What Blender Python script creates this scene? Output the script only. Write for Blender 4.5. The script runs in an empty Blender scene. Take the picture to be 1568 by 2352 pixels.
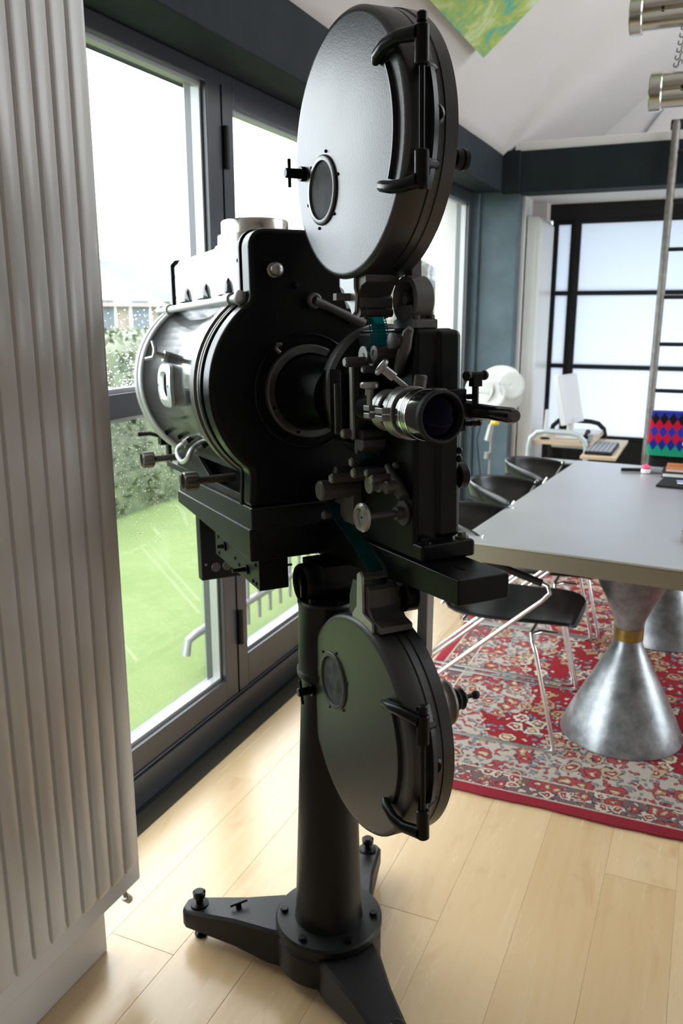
import bpy, bmesh, math, random
from math import sin, cos, pi, radians, sqrt, atan2
from mathutils import Vector, Matrix

sc = bpy.context.scene
COL = sc.collection
random.seed(7)

# ------------------------------------------------------------------ camera
CAM_PITCH, CAM_YAW = radians(13.5), radians(23.66)
cd = bpy.data.cameras.new('camera'); cam = bpy.data.objects.new('camera', cd); COL.objects.link(cam)
cam.location = (0, 0, 1.5)
cam.rotation_euler = (radians(90) - CAM_PITCH, 0, CAM_YAW)
cd.sensor_fit = 'VERTICAL'; cd.sensor_height = 22.3; cd.lens = 22.3 * 1920 / 2352
cd.clip_start = 0.02; cd.clip_end = 300
cd.dof.use_dof = True; cd.dof.focus_distance = 1.38; cd.dof.aperture_fstop = 4.0
sc.camera = cam

# ------------------------------------------------------------------ world / exposure
w = bpy.data.worlds.new('overcast_sky'); sc.world = w; w.use_nodes = True
wt = w.node_tree; bg = wt.nodes['Background']
tcw = wt.nodes.new('ShaderNodeTexCoord'); sep = wt.nodes.new('ShaderNodeSeparateXYZ'); rmp = wt.nodes.new('ShaderNodeValToRGB')
wt.links.new(tcw.outputs['Generated'], sep.inputs[0]); wt.links.new(sep.outputs['Z'], rmp.inputs[0])
rmp.color_ramp.elements[0].position = 0.0; rmp.color_ramp.elements[0].color = (0.86, 0.93, 1.0, 1)
rmp.color_ramp.elements[1].position = 0.6; rmp.color_ramp.elements[1].color = (0.97, 0.985, 1.0, 1)
wt.links.new(rmp.outputs[0], bg.inputs[0]); bg.inputs[1].default_value = 8.0
sc.view_settings.view_transform = 'Standard'; sc.view_settings.look = 'None'
sc.view_settings.exposure = 0.0; sc.view_settings.gamma = 1.0; sc.view_settings.use_curve_mapping = False

def portal(loc, rot, sx, sy):
    l = bpy.data.lights.new('window_portal', 'AREA'); l.shape = 'RECTANGLE'; l.size = sx; l.size_y = sy
    l.cycles.is_portal = True
    o = bpy.data.objects.new('window_portal', l); COL.objects.link(o); o.location = loc; o.rotation_euler = rot
def zc0(x): return 2.395 + .85 * (1.43 + 1.42) - .85 * (x - 1.43)
portal((-1.66, 2.4, 1.2), (radians(90), 0, radians(-90)), 6.4, 2.2)
portal((4.25, 4.1, 1.35), (radians(90), 0, radians(90)), 2.3, 2.0)
portal((2.75, 4.55, zc0(2.75) + .06), (0, math.atan(.85) , 0), 2.1, 3.2)
portal((0.9, 6.5, 1.35), (radians(90), 0, radians(180)), 4.2, 1.8)

# ------------------------------------------------------------------ node helper
class NT:
    def __init__(s, name):
        s.m = bpy.data.materials.new(name); s.m.use_nodes = True; s.t = s.m.node_tree
        s.b = s.t.nodes['Principled BSDF']; s.out = s.t.nodes['Material Output']
    def n(s, typ, ins=None, **kw):
        nd = s.t.nodes.new(typ)
        for k, v in kw.items(): setattr(nd, k, v)
        for k, v in (ins or {}).items(): s.set(nd.inputs[k], v)
        return nd
    def set(s, sock, v):
        if isinstance(v, bpy.types.NodeSocket): s.t.links.new(v, sock)
        elif isinstance(v, bpy.types.Node): s.t.links.new(v.outputs[0], sock)
        else:
            if isinstance(v, tuple) and len(v) == 3 and sock.type == 'RGBA': v = v + (1,)
            sock.default_value = v
    def p(s, **kw):
        for k, v in kw.items(): s.set(s.b.inputs[k.replace('_', ' ')], v)
        return s
    def math(s, op, a, b=0.0, c=0.0):
        nd = s.n('ShaderNodeMath', operation=op)
        s.set(nd.inputs[0], a); s.set(nd.inputs[1], b); s.set(nd.inputs[2], c)
        return nd.outputs[0]
    def mix(s, f, a, b):
        nd = s.n('ShaderNodeMixRGB'); s.set(nd.inputs[0], f); s.set(nd.inputs[1], a); s.set(nd.inputs[2], b)
        return nd.outputs[0]
    def co(s, scale=(1, 1, 1), kind='Object'):
        tc = s.n('ShaderNodeTexCoord'); mp = s.n('ShaderNodeMapping', {'Vector': tc.outputs[kind], 'Scale': scale})
        return mp.outputs[0]
    def noise(s, vec, scale, detail=3, rough=.5, dist=0.0):
        return s.n('ShaderNodeTexNoise', {'Vector': vec, 'Scale': scale, 'Detail': detail, 'Roughness': rough, 'Distortion': dist})
    def ramp(s, f, stops, interp='LINEAR'):
        nd = s.n('ShaderNodeValToRGB'); s.set(nd.inputs[0], f); cr = nd.color_ramp; cr.interpolation = interp
        while len(cr.elements) < len(stops): cr.elements.new(.5)
        for e, (p, c) in zip(cr.elements, stops):
            e.position = p; e.color = (c, c, c, 1) if not isinstance(c, tuple) else c + (1,)
        return nd.outputs[0]
    def bump(s, h, strength=.3, dist=.002):
        nd = s.n('ShaderNodeBump', {'Strength': strength, 'Distance': dist, 'Height': h})
        s.set(s.b.inputs['Normal'], nd.outputs[0]); return s

def simple(name, col, rough=.5, metal=0.0, spec=.5, bump=None, var=0.0, vscale=6, rvar=0.0):
    t = NT(name); v = t.co()
    c = col
    if var:
        nz = t.noise(v, vscale, 4)
        c = t.mix(t.ramp(nz.outputs[0], [(.3, 0.0), (.7, 1.0)]), tuple(x * (1 - var) for x in col), tuple(min(1, x * (1 + var)) for x in col))
    t.p(Base_Color=c, Metallic=metal, Specular_IOR_Level=spec)
    if rvar:
        nz2 = t.noise(v, vscale * 1.7, 4)
        t.p(Roughness=t.math('ADD', rough - rvar / 2, t.math('MULTIPLY', nz2.outputs[0], rvar)))
    else: t.p(Roughness=rough)
    if bump: t.bump(t.noise(v, bump[0], 3).outputs[0], bump[1], bump[2])
    return t.m

M = {}
M['black'] = simple('black_gloss_paint', (.0022, .0024, .0026), .3, spec=.17, bump=(160, .12, .0015), rvar=.15)
M['wrinkle'] = simple('black_wrinkle_paint', (.008, .009, .0095), .34, spec=.75, bump=(330, .55, .0004), rvar=.12, vscale=3)
M['dullblack'] = simple('black_stove_paint', (.0045, .005, .005), .42, spec=.26, bump=(90, .15, .0015), rvar=.12)
M['lacquer'] = simple('black_lacquer', (.010, .011, .011), .11, spec=.9, bump=(60, .12, .002), rvar=.12)
M['satin'] = simple('black_satin_magazine', (.012, .013, .012), .42, spec=.9, rvar=.08, vscale=2)
M['rubber'] = simple('matt_black', (.008, .008, .009), .6, spec=.3)
M['void'] = simple('shade_and_fitting_black', (.002, .002, .002), .9, spec=.05)  # black for small dark fittings; also paints shade inside recesses and cut-outs
M['cast'] = simple('grey_cast_metal', (.078, .075, .075), .48, metal=.5, bump=(300, .25, .0008), var=.12, vscale=30)
M['silver'] = simple('grey_hammered_silver', (.30, .30, .29), .34, metal=.75, bump=(250, .2, .0008), var=.08, vscale=20)
M['alupaint'] = simple('aluminium_paint', (.42, .43, .43), .42, metal=.6, bump=(400, .1, .0006))
M['bronze'] = simple('dull_bronze_grey', (.10, .092, .082), .42, metal=.6, var=.15, vscale=20)
M['chrome'] = simple('chrome', (.8, .8, .79), .24, metal=1)
M['brass'] = simple('brass_collar', (.30, .21, .075), .36, metal=1, var=.25, vscale=25)
M['darkframe'] = simple('slate_window_frame', (.036, .039, .046), .32, spec=.8)
M['beam'] = simple('dark_slate_beam_paint', (.018, .023, .028), .62, spec=.1, bump=(35, .35, .004), var=.15, vscale=5)
M['slate'] = simple('blue_slate_masonry_paint', (.085, .125, .15), .5, spec=.4, bump=(30, .5, .004), var=.18, vscale=7)
M['plaster'] = simple('white_plaster', (.72, .69, .68), .85, spec=.2, bump=(6, .4, .01))
M['ceiling'] = simple('white_ceiling_plaster', (.64, .61, .605), .9, spec=.2, bump=(2.2, .5, .03))
M['whitetrim'] = simple('white_trim_paint', (.80, .81, .79), .3, spec=.5)
M['radiator'] = simple('radiator_enamel', (.60, .585, .575), .3, spec=.5)
M['paperwhite'] = simple('white_paper', (.8, .81, .84), .6)
M['whiteplastic'] = simple('white_plastic', (.72, .72, .74), .3)
M['greyplastic'] = simple('grey_plastic', (.25, .26, .28), .4)
M['yellow'] = simple('yellow_plastic', (.75, .50, .04), .4)
M['pink'] = simple('pink_plastic', (.85, .08, .22), .4)
M['orange'] = simple('orange_card', (.55, .18, .05), .6)
M['bluecard'] = simple('pale_blue_card', (.38, .48, .72), .5)
M['knitblack'] = simple('black_upholstery', (.01, .01, .011), .8, spec=.2)
M['bagcloth'] = simple('charcoal_canvas', (.025, .032, .038), .8, spec=.2, bump=(300, .4, .001))
M['tubegrey'] = simple('silver_lacquered_tube', (.50, .56, .58), .35, metal=.3)
M['tan'] = simple('tan_brick_wall', (.20, .16, .13), .9, var=.2, vscale=2)
M['roof'] = simple('grey_roof_tiles', (.09, .105, .125), .8)
M['redroof'] = simple('red_roof_tiles', (.17, .12, .105), .8)
M['bark'] = simple('bark', (.10, .08, .065), .9)
M['gravel'] = simple('pale_render', (.25, .235, .215), .9)
M['zinc'] = simple('galvanised_steel', (.30, .31, .32), .5, metal=.4)
M['ladder'] = simple('weathered_ladder_steel', (.20, .185, .17), .5, metal=.3, var=.25, vscale=30)
M['leaf'] = simple('hedge_leaf', (.085, .11, .055), .6, var=.4, vscale=3)
M['bushleaf'] = simple('bush_leaf', (.15, .21, .07), .6, var=.3, vscale=3)
M['soil'] = simple('dark_soil', (.05, .045, .03), .95)

t = NT('brushed_steel_tabletop'); v = t.co((3, 160, 3)); nz = t.noise(v, 4, 3)
sm = t.noise(t.co(), 3.5, 4)
t.p(Base_Color=t.mix(sm.outputs[0], (.54, .54, .54), (.66, .66, .665)), Metallic=.8, Roughness=t.math('ADD', .30, t.math('MULTIPLY', sm.outputs[0], .16)))
t.bump(nz.outputs[0], .06, .001); M['steel'] = t.m
t = NT('steel_table_edge'); t.p(Base_Color=(.27, .235, .18), Metallic=.6, Roughness=.42); M['steeledge'] = t.m
t = NT('mottled_aluminium'); v = t.co(); a = t.noise(v, 16, 5, .7); b2 = t.noise(t.co((60, 60, 4)), 3, 3)
t.p(Base_Color=t.mix(t.ramp(a.outputs[0], [(.35, 0.), (.65, 1.)]), (.22, .235, .25), (.40, .42, .44)), Metallic=.85, Roughness=t.math('ADD', .24, t.math('MULTIPLY', a.outputs[0], .25)))
t.bump(b2.outputs[0], .1, .001); M['cone'] = t.m
t = NT('polished_tube_steel'); v = t.co((1, 60, 60)); t.p(Base_Color=(.55, .53, .48), Metallic=1., Roughness=.22); M['polished'] = t.m
t = NT('black_leatherette'); t.p(Base_Color=(.012, .012, .013), Roughness=.25, Specular_IOR_Level=.5); t.bump(t.noise(t.co(), 180, 3).outputs[0], .1, .001); M['leather'] = t.m

# glass pane : clear with fresnel reflection
t = NT('window_glass'); lw = t.n('ShaderNodeLayerWeight', {'Blend': .5}); fr = t.math('ADD', .035, t.math('MULTIPLY', .9, t.math('POWER', lw.outputs['Facing'], 5.))); tr = t.n('ShaderNodeBsdfTransparent', {'Color': (.97, .985, .975)})
gl = t.n('ShaderNodeBsdfGlossy', {'Roughness': .02}); mx = t.n('ShaderNodeMixShader', {0: fr, 1: tr, 2: gl})
t.t.links.new(mx.outputs[0], t.out.inputs[0]); M['glass'] = t.m
t = NT('raindrop_water'); lw = t.n('ShaderNodeLayerWeight', {'Blend': .5}); fr = t.math('ADD', .03, t.math('MULTIPLY', .8, t.math('POWER', lw.outputs['Facing'], 5.))); tr = t.n('ShaderNodeBsdfRefraction', {'Color': (1, 1, 1), 'IOR': 1.33, 'Roughness': .0})
gl = t.n('ShaderNodeBsdfGlossy', {'Roughness': .02}); mx = t.n('ShaderNodeMixShader', {0: fr, 1: tr, 2: gl})
t.t.links.new(mx.outputs[0], t.out.inputs[0]); M['drop'] = t.m
t = NT('coated_lens_glass'); t.p(Base_Color=(.0015, .0015, .004), Roughness=.03, Specular_IOR_Level=.12, Specular_Tint=(.40, .35, 1.)); M['lens'] = t.m
t = NT('teal_film'); v = t.co(); tr = t.n('ShaderNodeBsdfTransparent', {'Color': (.012, .40, .42)}); df = t.n('ShaderNodeBsdfTranslucent', {'Color': (.004, .15, .16)})
gl = t.n('ShaderNodeBsdfGlossy', {'Roughness': .12}); m1 = t.n('ShaderNodeMixShader', {0: .45, 1: tr, 2: df})
lw = t.n('ShaderNodeLayerWeight', {'Blend': .5}); fr = t.math('ADD', .03, t.math('MULTIPLY', .6, t.math('POWER', lw.outputs['Facing'], 5.))); mx = t.n('ShaderNodeMixShader', {0: fr, 1: m1, 2: gl}); t.t.links.new(mx.outputs[0], t.out.inputs[0]); M['film'] = t.m
t = NT('shoji_paper'); tl = t.n('ShaderNodeBsdfTranslucent', {'Color': (.72, .76, .82)}); df = t.n('ShaderNodeBsdfDiffuse', {'Color': (.5, .52, .55)})
mx = t.n('ShaderNodeMixShader', {0: .5, 1: tl, 2: df}); t.t.links.new(mx.outputs[0], t.out.inputs[0]); M['shoji'] = t.m
t = NT('lamp_petal'); tl = t.n('ShaderNodeBsdfTranslucent', {'Color': (.85, .86, .85)}); df = t.n('ShaderNodeBsdfDiffuse', {'Color': (.85, .86, .84)})
mx = t.n('ShaderNodeMixShader', {0: .55, 1: tl, 2: df}); t.t.links.new(mx.outputs[0], t.out.inputs[0]); M['petal'] = t.m

# maple planks
t = NT('maple_plank'); oi = t.n('ShaderNodeObjectInfo'); tc = t.n('ShaderNodeTexCoord')
off = t.n('ShaderNodeVectorMath', {0: tc.outputs['Object'], 1: (0, 0, 0)}, operation='ADD')
comb = t.n('ShaderNodeCombineXYZ', {0: t.math('MULTIPLY', oi.outputs['Random'], 37.), 1: t.math('MULTIPLY', oi.outputs['Random'], 91.), 2: 0.})
t.set(off.inputs[1], comb.outputs[0])
mp = t.n('ShaderNodeMapping', {'Vector': off.outputs[0], 'Scale': (26, 1.6, 1)})
mp2 = t.n('ShaderNodeMapping', {'Vector': off.outputs[0], 'Scale': (9, 3.0, 1)})
g1 = t.noise(mp.outputs[0], 1.0, 5, .6, .6); g2 = t.noise(mp2.outputs[0], 1.0, 4, .55, 1.2)
g3 = t.noise(off.outputs[0], 5.5, 2)
base = t.mix(oi.outputs['Random'], (.50, .345, .18), (.57, .415, .24))
c = t.mix(t.ramp(g1.outputs[0], [(.28, 0.), (.75, 1.)]), base, t.mix(.28, base, (.68, .54, .36)))
c = t.mix(t.ramp(g2.outputs[0], [(.28, .55), (.44, 0.)]), c, (.43, .27, .13))
c = t.mix(t.ramp(g3.outputs[0], [(.72, 0.), (.80, .7)]), c, (.34, .19, .08))
t.p(Base_Color=c, Roughness=t.math('ADD', .20, t.math('MULTIPLY', g1.outputs[0], .12)), Specular_IOR_Level=.7); t.bump(g1.outputs[0], .05, .001); M['plank'] = t.m

# pale wood of the cart
t = NT('birch_board'); g = t.noise(t.co((3, 40, 40)), 1., 4); t.p(Base_Color=t.mix(g.outputs[0], (.55, .40, .25), (.66, .51, .34)), Roughness=.4); M['birch'] = t.m

# lawn
t = NT('lawn_grass'); v = t.co(); a = t.noise(v, 2.2, 5, .6); b2 = t.noise(v, 60, 3, .7)
c = t.mix(t.ramp(a.outputs[0], [(.3, 0.), (.7, 1.)]), (.150, .215, .085), (.205, .26, .115)); c = t.mix(t.math('MULTIPLY', b2.outputs[0], .5), c, (.12, .185, .06))
t.p(Base_Color=c, Roughness=.9, Specular_IOR_Level=.2); t.bump(b2.outputs[0], .6, .03); M['lawn'] = t.m

# persian rug
HX, HY = 1.25, 1.42
t = NT('persian_rug'); tc = t.n('ShaderNodeTexCoord'); P0 = tc.outputs['Object']
wn = t.noise(P0, 30, 3); warp = t.n('ShaderNodeVectorMath', {0: wn.outputs['Color'], 1: (.5, .5, .5)}, operation='SUBTRACT')
warp2 = t.n('ShaderNodeVectorMath', {0: warp.outputs[0], 3: .06}, operation='SCALE')
PW = t.n('ShaderNodeVectorMath', {0: P0, 1: warp2.outputs[0]}, operation='ADD').outputs[0]
sp = t.n('ShaderNodeSeparateXYZ', {0: P0})
ax_ = t.math('ABSOLUTE', sp.outputs[0]); ay_ = t.math('ABSOLUTE', sp.outputs[1])
dE = t.math('MINIMUM', t.math('SUBTRACT', HX, ax_), t.math('SUBTRACT', HY, ay_))
def voro(scale, rnd=.75):
    nd = t.n('ShaderNodeTexVoronoi', {'Vector': PW, 'Scale': scale, 'Randomness': rnd}, voronoi_dimensions='2D')
    sx = t.n('ShaderNodeSeparateColor', {0: nd.outputs['Color']})
    return nd.outputs['Distance'], sx.outputs[0], sx.outputs[1]
RED, CREAM, NAVY, GOLD, ROSE, BLUE = (.27, .008, .016), (.62, .54, .42), (.02, .025, .06), (.46, .30, .15), (.36, .06, .06), (.16, .22, .30)
def lt(a, b): return t.math('LESS_THAN', a, b)
def gt(a, b): return t.math('GREATER_THAN', a, b)
def AND(a, b): return t.math('MULTIPLY', a, b)
def flowers(basecol, pet, pet2, scale, present, small, sp_small, scol1, scol2):
    d, r, g = voro(scale); d2, r2, g2 = voro(small, .9)
    c = basecol
    on2 = lt(r2, sp_small)
    c = t.mix(AND(lt(d2, .40), on2), c, NAVY); c = t.mix(AND(lt(d2, .32), on2), c, t.mix(gt(g2, .5), scol1, scol2))
    on = lt(r, present)
    c = t.mix(AND(lt(d, .47), on), c, NAVY)
    c = t.mix(AND(lt(d, .42), on), c, t.mix(gt(g, .55), pet, pet2))
    c = t.mix(AND(lt(d, .25), on), c, NAVY)
    c = t.mix(AND(lt(d, .20), on), c, t.mix(gt(g, .4), GOLD, ROSE))
    c = t.mix(AND(lt(d, .09), on), c, CREAM)
    return c
field = flowers(RED, CREAM, GOLD, 13.5, .66, 38, .5, CREAM, BLUE)
border = flowers((.46, .42, .36), ROSE, (.46, .36, .24), 13.5, .7, 44, .8, (.20, .24, .28), ROSE)
guard = flowers((.16, .11, .12), ROSE, CREAM, 19, .9, 48, .7, CREAM, GOLD)
scal = t.math('MULTIPLY', t.math('ABSOLUTE', t.math('SINE', t.math('MULTIPLY', t.math('ADD', sp.outputs[0], sp.outputs[1]), 5.2))), .16)
scal = t.math('ADD', scal, t.math('MULTIPLY', t.math('SUBTRACT', t.noise(P0, 14, 2).outputs[0], .5), .08))
c = t.mix(lt(dE, t.math('ADD', .31, scal)), field, border)
c = t.mix(lt(dE, .155), c, (.55, .50, .42)); c = t.mix(lt(dE, .148), c, guard); c = t.mix(lt(dE, .05), c, (.50, .44, .36)); c = t.mix(lt(dE, .043), c, (.27, .012, .03))
pile = t.noise(P0, 260, 2); c = t.mix(t.math('MULTIPLY', pile.outputs[0], .22), c, (.30, .15, .14))
t.p(Base_Color=c, Roughness=.95, Specular_IOR_Level=.1); t.bump(pile.outputs[0], .5, .003); M['rug'] = t.m

# abstract painting
t = NT('abstract_green_canvas'); v = t.co((3.2, 1.6, 1)); a = t.noise(v, 2.0, 6, .65, 1.4); b2 = t.noise(t.co((2, 5, 1)), 3.0, 5, .7, 2.)
c = t.ramp(a.outputs[0], [(.28, (.03, .28, .16)), (.40, (.10, .38, .26)), (.50, (.33, .44, .08)), (.60, (.52, .60, .30)), (.72, (.62, .70, .62))])
c = t.mix(t.ramp(b2.outputs[0], [(.52, 0.), (.66, .8)]), c, (.42, .50, .06)); t.p(Base_Color=c, Roughness=.6); t.bump(a.outputs[0], .3, .004); M['painting'] = t.m

# argyle knit : x across, z up (metres, object space)
t = NT('argyle_knit'); tc = t.n('ShaderNodeTexCoord'); s3 = t.n('ShaderNodeSeparateXYZ', {0: tc.outputs['Object']})
u = t.math('DIVIDE', s3.outputs[0], .043); vv = t.math('DIVIDE', s3.outputs[2], .064)
fa = t.math('FLOOR', t.math('ADD', u, vv)); fb = t.math('FLOOR', t.math('SUBTRACT', vv, u)); row = t.math('ADD', fa, fb)
c = t.ramp(t.math('DIVIDE', t.math('ADD', row, .5), 10.), [(0., (.01, .26, .13)), (.10, (.012, .24, .13)), (.2, (.012, .02, .20)), (.3, (.45, .008, .025)), (.4, (.02, .03, .28)), (.5, (.45, .008, .025)), (.6, (.008, .008, .012)), (.7, (.02, .03, .25))], 'CONSTANT')
t.p(Base_Color=c, Roughness=.9, Specular_IOR_Level=.1); t.bump(t.noise(tc.outputs['Object'], 200, 2).outputs[0], .5, .003); M['argyle'] = t.m

# ------------------------------------------------------------------ mesh builder
ORG = {}
def basis(axis):
    a = Vector(axis).normalized(); r = Vector((0, 0, 1)) if abs(a.z) < .9 else Vector((1, 0, 0))
    e1 = a.cross(r).normalized(); e2 = a.cross(e1).normalized()
    return a, e1, e2
class MB:
    def __init__(s): s.v = []; s.f = []
    def add(s, vs, fs):
        o = len(s.v); s.v += [Vector(v) for v in vs]; s.f += [tuple(i + o for i in f) for f in fs]; return s
    def box(s, x0, x1, y0, y1, z0, z1):
        if x0 > x1: x0, x1 = x1, x0
        if y0 > y1: y0, y1 = y1, y0
        if z0 > z1: z0, z1 = z1, z0
        return s.add([(x0, y0, z0), (x1, y0, z0), (x1, y1, z0), (x0, y1, z0), (x0, y0, z1), (x1, y0, z1), (x1, y1, z1), (x0, y1, z1)],
                     [(0, 3, 2, 1), (4, 5, 6, 7), (0, 1, 5, 4), (1, 2, 6, 5), (2, 3, 7, 6), (3, 0, 4, 7)])
    def lathe(s, o, axis, prof, n=32, closed=False):
        a, e1, e2 = basis(axis); o = Vector(o); vs = []; fs = []
        for (h, r) in prof:
            for k in range(n):
                th = 2 * pi * k / n; vs.append(o + a * h + (e1 * cos(th) + e2 * sin(th)) * max(r, 1e-5))
        m = len(prof)
        for i in range(m - 1 + (1 if closed else 0)):
            j = (i + 1) % m
            for k in range(n):
                k2 = (k + 1) % n; fs.append((i * n + k, j * n + k, j * n + k2, i * n + k2))
        if not closed:
            if prof[0][1] > 1e-4: fs.append(tuple(range(n)))
            if prof[-1][1] > 1e-4: fs.append(tuple(reversed(range((m - 1) * n, m * n))))
        return s.add(vs, fs)
    def cyl(s, p, q, r, r2=None, n=20, bev=0.0):
        p, q = Vector(p), Vector(q); d = q - p; L = d.length; r2 = r if r2 is None else r2
        if bev: pr = [(0, r - bev), (bev, r), (L - bev, r2), (L, r2 - bev)]
        else: pr = [(0, r), (L, r2)]
        return s.lathe(p, d, pr, n)
    def ring(s, o, axis, R, r, n=40, m=8):
        return s.lathe(o, axis, [(r * sin(2 * pi * k / m), R + r * cos(2 * pi * k / m)) for k in range(m)], n, closed=True)
    def sphere(s, c, r, n=14, m=8, sq=1.0):
        return s.lathe(Vector(c), (0, 0, 1), [(-r * sq * cos(pi * k / m), r * sin(pi * k / m)) for k in range(m + 1)], n)
    def tube(s, pts, r, n=10, closed=False):
        pts = [Vector(p) for p in pts]; m = len(pts); rs = r if isinstance(r, (list, tuple)) else [r] * m
        vs = []; fs = []; e1 = None
        for i, p in enumerate(pts):
            if closed: d = pts[(i + 1) % m] - pts[i - 1]
            else: d = pts[min(i + 1, m - 1)] - pts[max(i - 1, 0)]
            d.normalize()
            if e1 is None: _, e1, _2 = basis(d)
            e1 = (e1 - d * e1.dot(d)).normalized(); e2 = d.cross(e1)
            for k in range(n):
                th = 2 * pi * k / n; vs.append(p + (e1 * cos(th) + e2 * sin(th)) * rs[i])
        for i in range(m if closed else m - 1):
            j = (i + 1) % m
            for k in range(n):
                k2 = (k + 1) % n; fs.append((i * n + k, i * n + k2, j * n + k2, j * n + k))
        if not closed: fs += [tuple(reversed(range(n))), tuple(range((m - 1) * n, m * n))]
        return s.add(vs, fs)
    def prism(s, poly, ax, d0, d1):
        # poly in the two remaining axes (in order), extruded along axis ax
        def P(a, b, d):
            return [(d, a, b), (a, d, b), (a, b, d)][ax]
        n = len(poly); vs = [P(a, b, d0) for a, b in poly] + [P(a, b, d1) for a, b in poly]
        fs = [tuple(range(n)), tuple(reversed(range(n, 2 * n)))] + [(i, n + i, n + (i + 1) % n, (i + 1) % n) for i in range(n)]
        return s.add(vs, fs)
    def grid(s, rows, thick=None):
        m, n = len(rows), len(rows[0]); vs = [Vector(p) for r in rows for p in r]
        fs = [(i * n + j, i * n + j + 1, (i + 1) * n + j + 1, (i + 1) * n + j) for i in range(m - 1) for j in range(n - 1)]
        return s.add(vs, fs)
    def xf(s, Mx):
        s.v = [Mx @ v for v in s.v]; return s
    def build(s, name, mat, parent=None, label=None, bev=0.0, seg=2, sharp=38, kind=None, solid=0.0, org=None, subd=0):
        me = bpy.data.meshes.new(name)
        o0 = Vector(org) if org is not None else (ORG[parent.name] if parent else Vector((0, 0, 0)))
        me.from_pydata([tuple(v - o0) for v in s.v], [], s.f)
        bm = bmesh.new(); bm.from_mesh(me); bmesh.ops.recalc_face_normals(bm, faces=bm.faces); bm.to_mesh(me); bm.free()
        me.shade_smooth(); me.set_sharp_from_angle(angle=radians(sharp))
        me.materials.append(M[mat])
        ob = bpy.data.objects.new(name, me); COL.objects.link(ob)
        if parent: ob.parent = parent
        if org is not None:
            ob.location = Vector(org) - (ORG[parent.name] if parent else Vector((0, 0, 0)))
        ORG[ob.name] = o0
        if solid:
            md = ob.modifiers.new('thickness', 'SOLIDIFY'); md.thickness = solid; md.offset = 0
        if subd:
            md = ob.modifiers.new('smooth', 'SUBSURF'); md.levels = subd; md.render_levels = subd
        if bev:
            md = ob.modifiers.new('edge', 'BEVEL'); md.width = bev; md.segments = seg; md.limit_method = 'ANGLE'; md.angle_limit = radians(40)
            md.harden_normals = True
        if label: ob['label'] = label
        if kind: ob['kind'] = kind
        return ob
def smooth(pts, n=14):
    out = []; P = [Vector(p) for p in pts]
    for i in range(len(P) - 1):
        p0, p1, p2, p3 = P[max(i - 1, 0)], P[i], P[i + 1], P[min(i + 2, len(P) - 1)]
        for k in range(n):
            u = k / n; out.append(.5 * ((2 * p1) + (p2 - p0) * u + (2 * p0 - 5 * p1 + 4 * p2 - p3) * u * u + (3 * p1 - p0 - 3 * p2 + p3) * u ** 3))
    return out + [P[-1]]
def tag(o, label, cat, group=None, kind=None):
    o['label'] = label; o['category'] = cat
    if group: o['group'] = group
    if kind: o['kind'] = kind
    return o
def empty(name, loc, label, cat, group=None):
    o = bpy.data.objects.new(name, None); COL.objects.link(o); o.location = loc; o.empty_display_size = .1
    ORG[o.name] = Vector(loc); return tag(o, label, cat, group)
def structure(mb, name, mat, **kw): return mb.build(name, mat, kind='structure', **kw)
def share(src, name, parent, dloc):
    o = src.copy(); o.name = name; COL.objects.link(o); o.parent = parent; o.location = Vector(src.location) + Vector(dloc); return o
def copy_tree(root, dloc, rz=0.0, label=None):
    def cp(o, par):
        c = o.copy(); COL.objects.link(c); c.parent = par
        for ch in o.children: cp(ch, c)
        return c
    r = cp(root, None); r.location = Vector(root.location) + Vector(dloc); r.rotation_euler.z += rz
    if label: r['label'] = label
    return r

#@@SETTING
# ================================================================== SETTING
# floor: slab with single planks
fl = structure(MB().box(-1.62, 4.2, -2.6, 6.35, -.25, -.016), 'floor', 'soil')
pm = MB(); W2, L2 = .0908, .9146; c_ = .0006
pm.add([(-W2, -L2, -.014), (W2, -L2, -.014), (W2, L2, -.014), (-W2, L2, -.014), (-W2, -L2, -c_), (W2, -L2, -c_), (W2, L2, -c_), (-W2, L2, -c_),
        (-W2 + c_, -L2 + c_, 0), (W2 - c_, -L2 + c_, 0), (W2 - c_, L2 - c_, 0), (-W2 + c_, L2 - c_, 0)],
       [(0, 3, 2, 1), (0, 1, 5, 4), (1, 2, 6, 5), (2, 3, 7, 6), (3, 0, 4, 7), (4, 5, 9, 8), (5, 6, 10, 9), (6, 7, 11, 10), (7, 4, 8, 11), (8, 9, 10, 11)])
plank0 = None
for i in range(-6, 24):
    xx = -.323 + .091 + .182 * i
    off = (i * .731 + .35 * ((i * i) % 3)) % 1.83
    j = 0
    while True:
        yy = -2.62 + off - .914 + 1.83 * j; j += 1
        if yy > 6.3: break
        if yy - .914 < -2.7: continue
        if plank0 is None:
            plank0 = pm.build('plank', 'plank', fl, org=(0, 0, 0)); plank0.location = (xx, yy, 0)
        else:
            share(plank0, 'plank', fl, Vector((xx, yy, 0)) - Vector(plank0.location))

WX = -1.56
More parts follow.
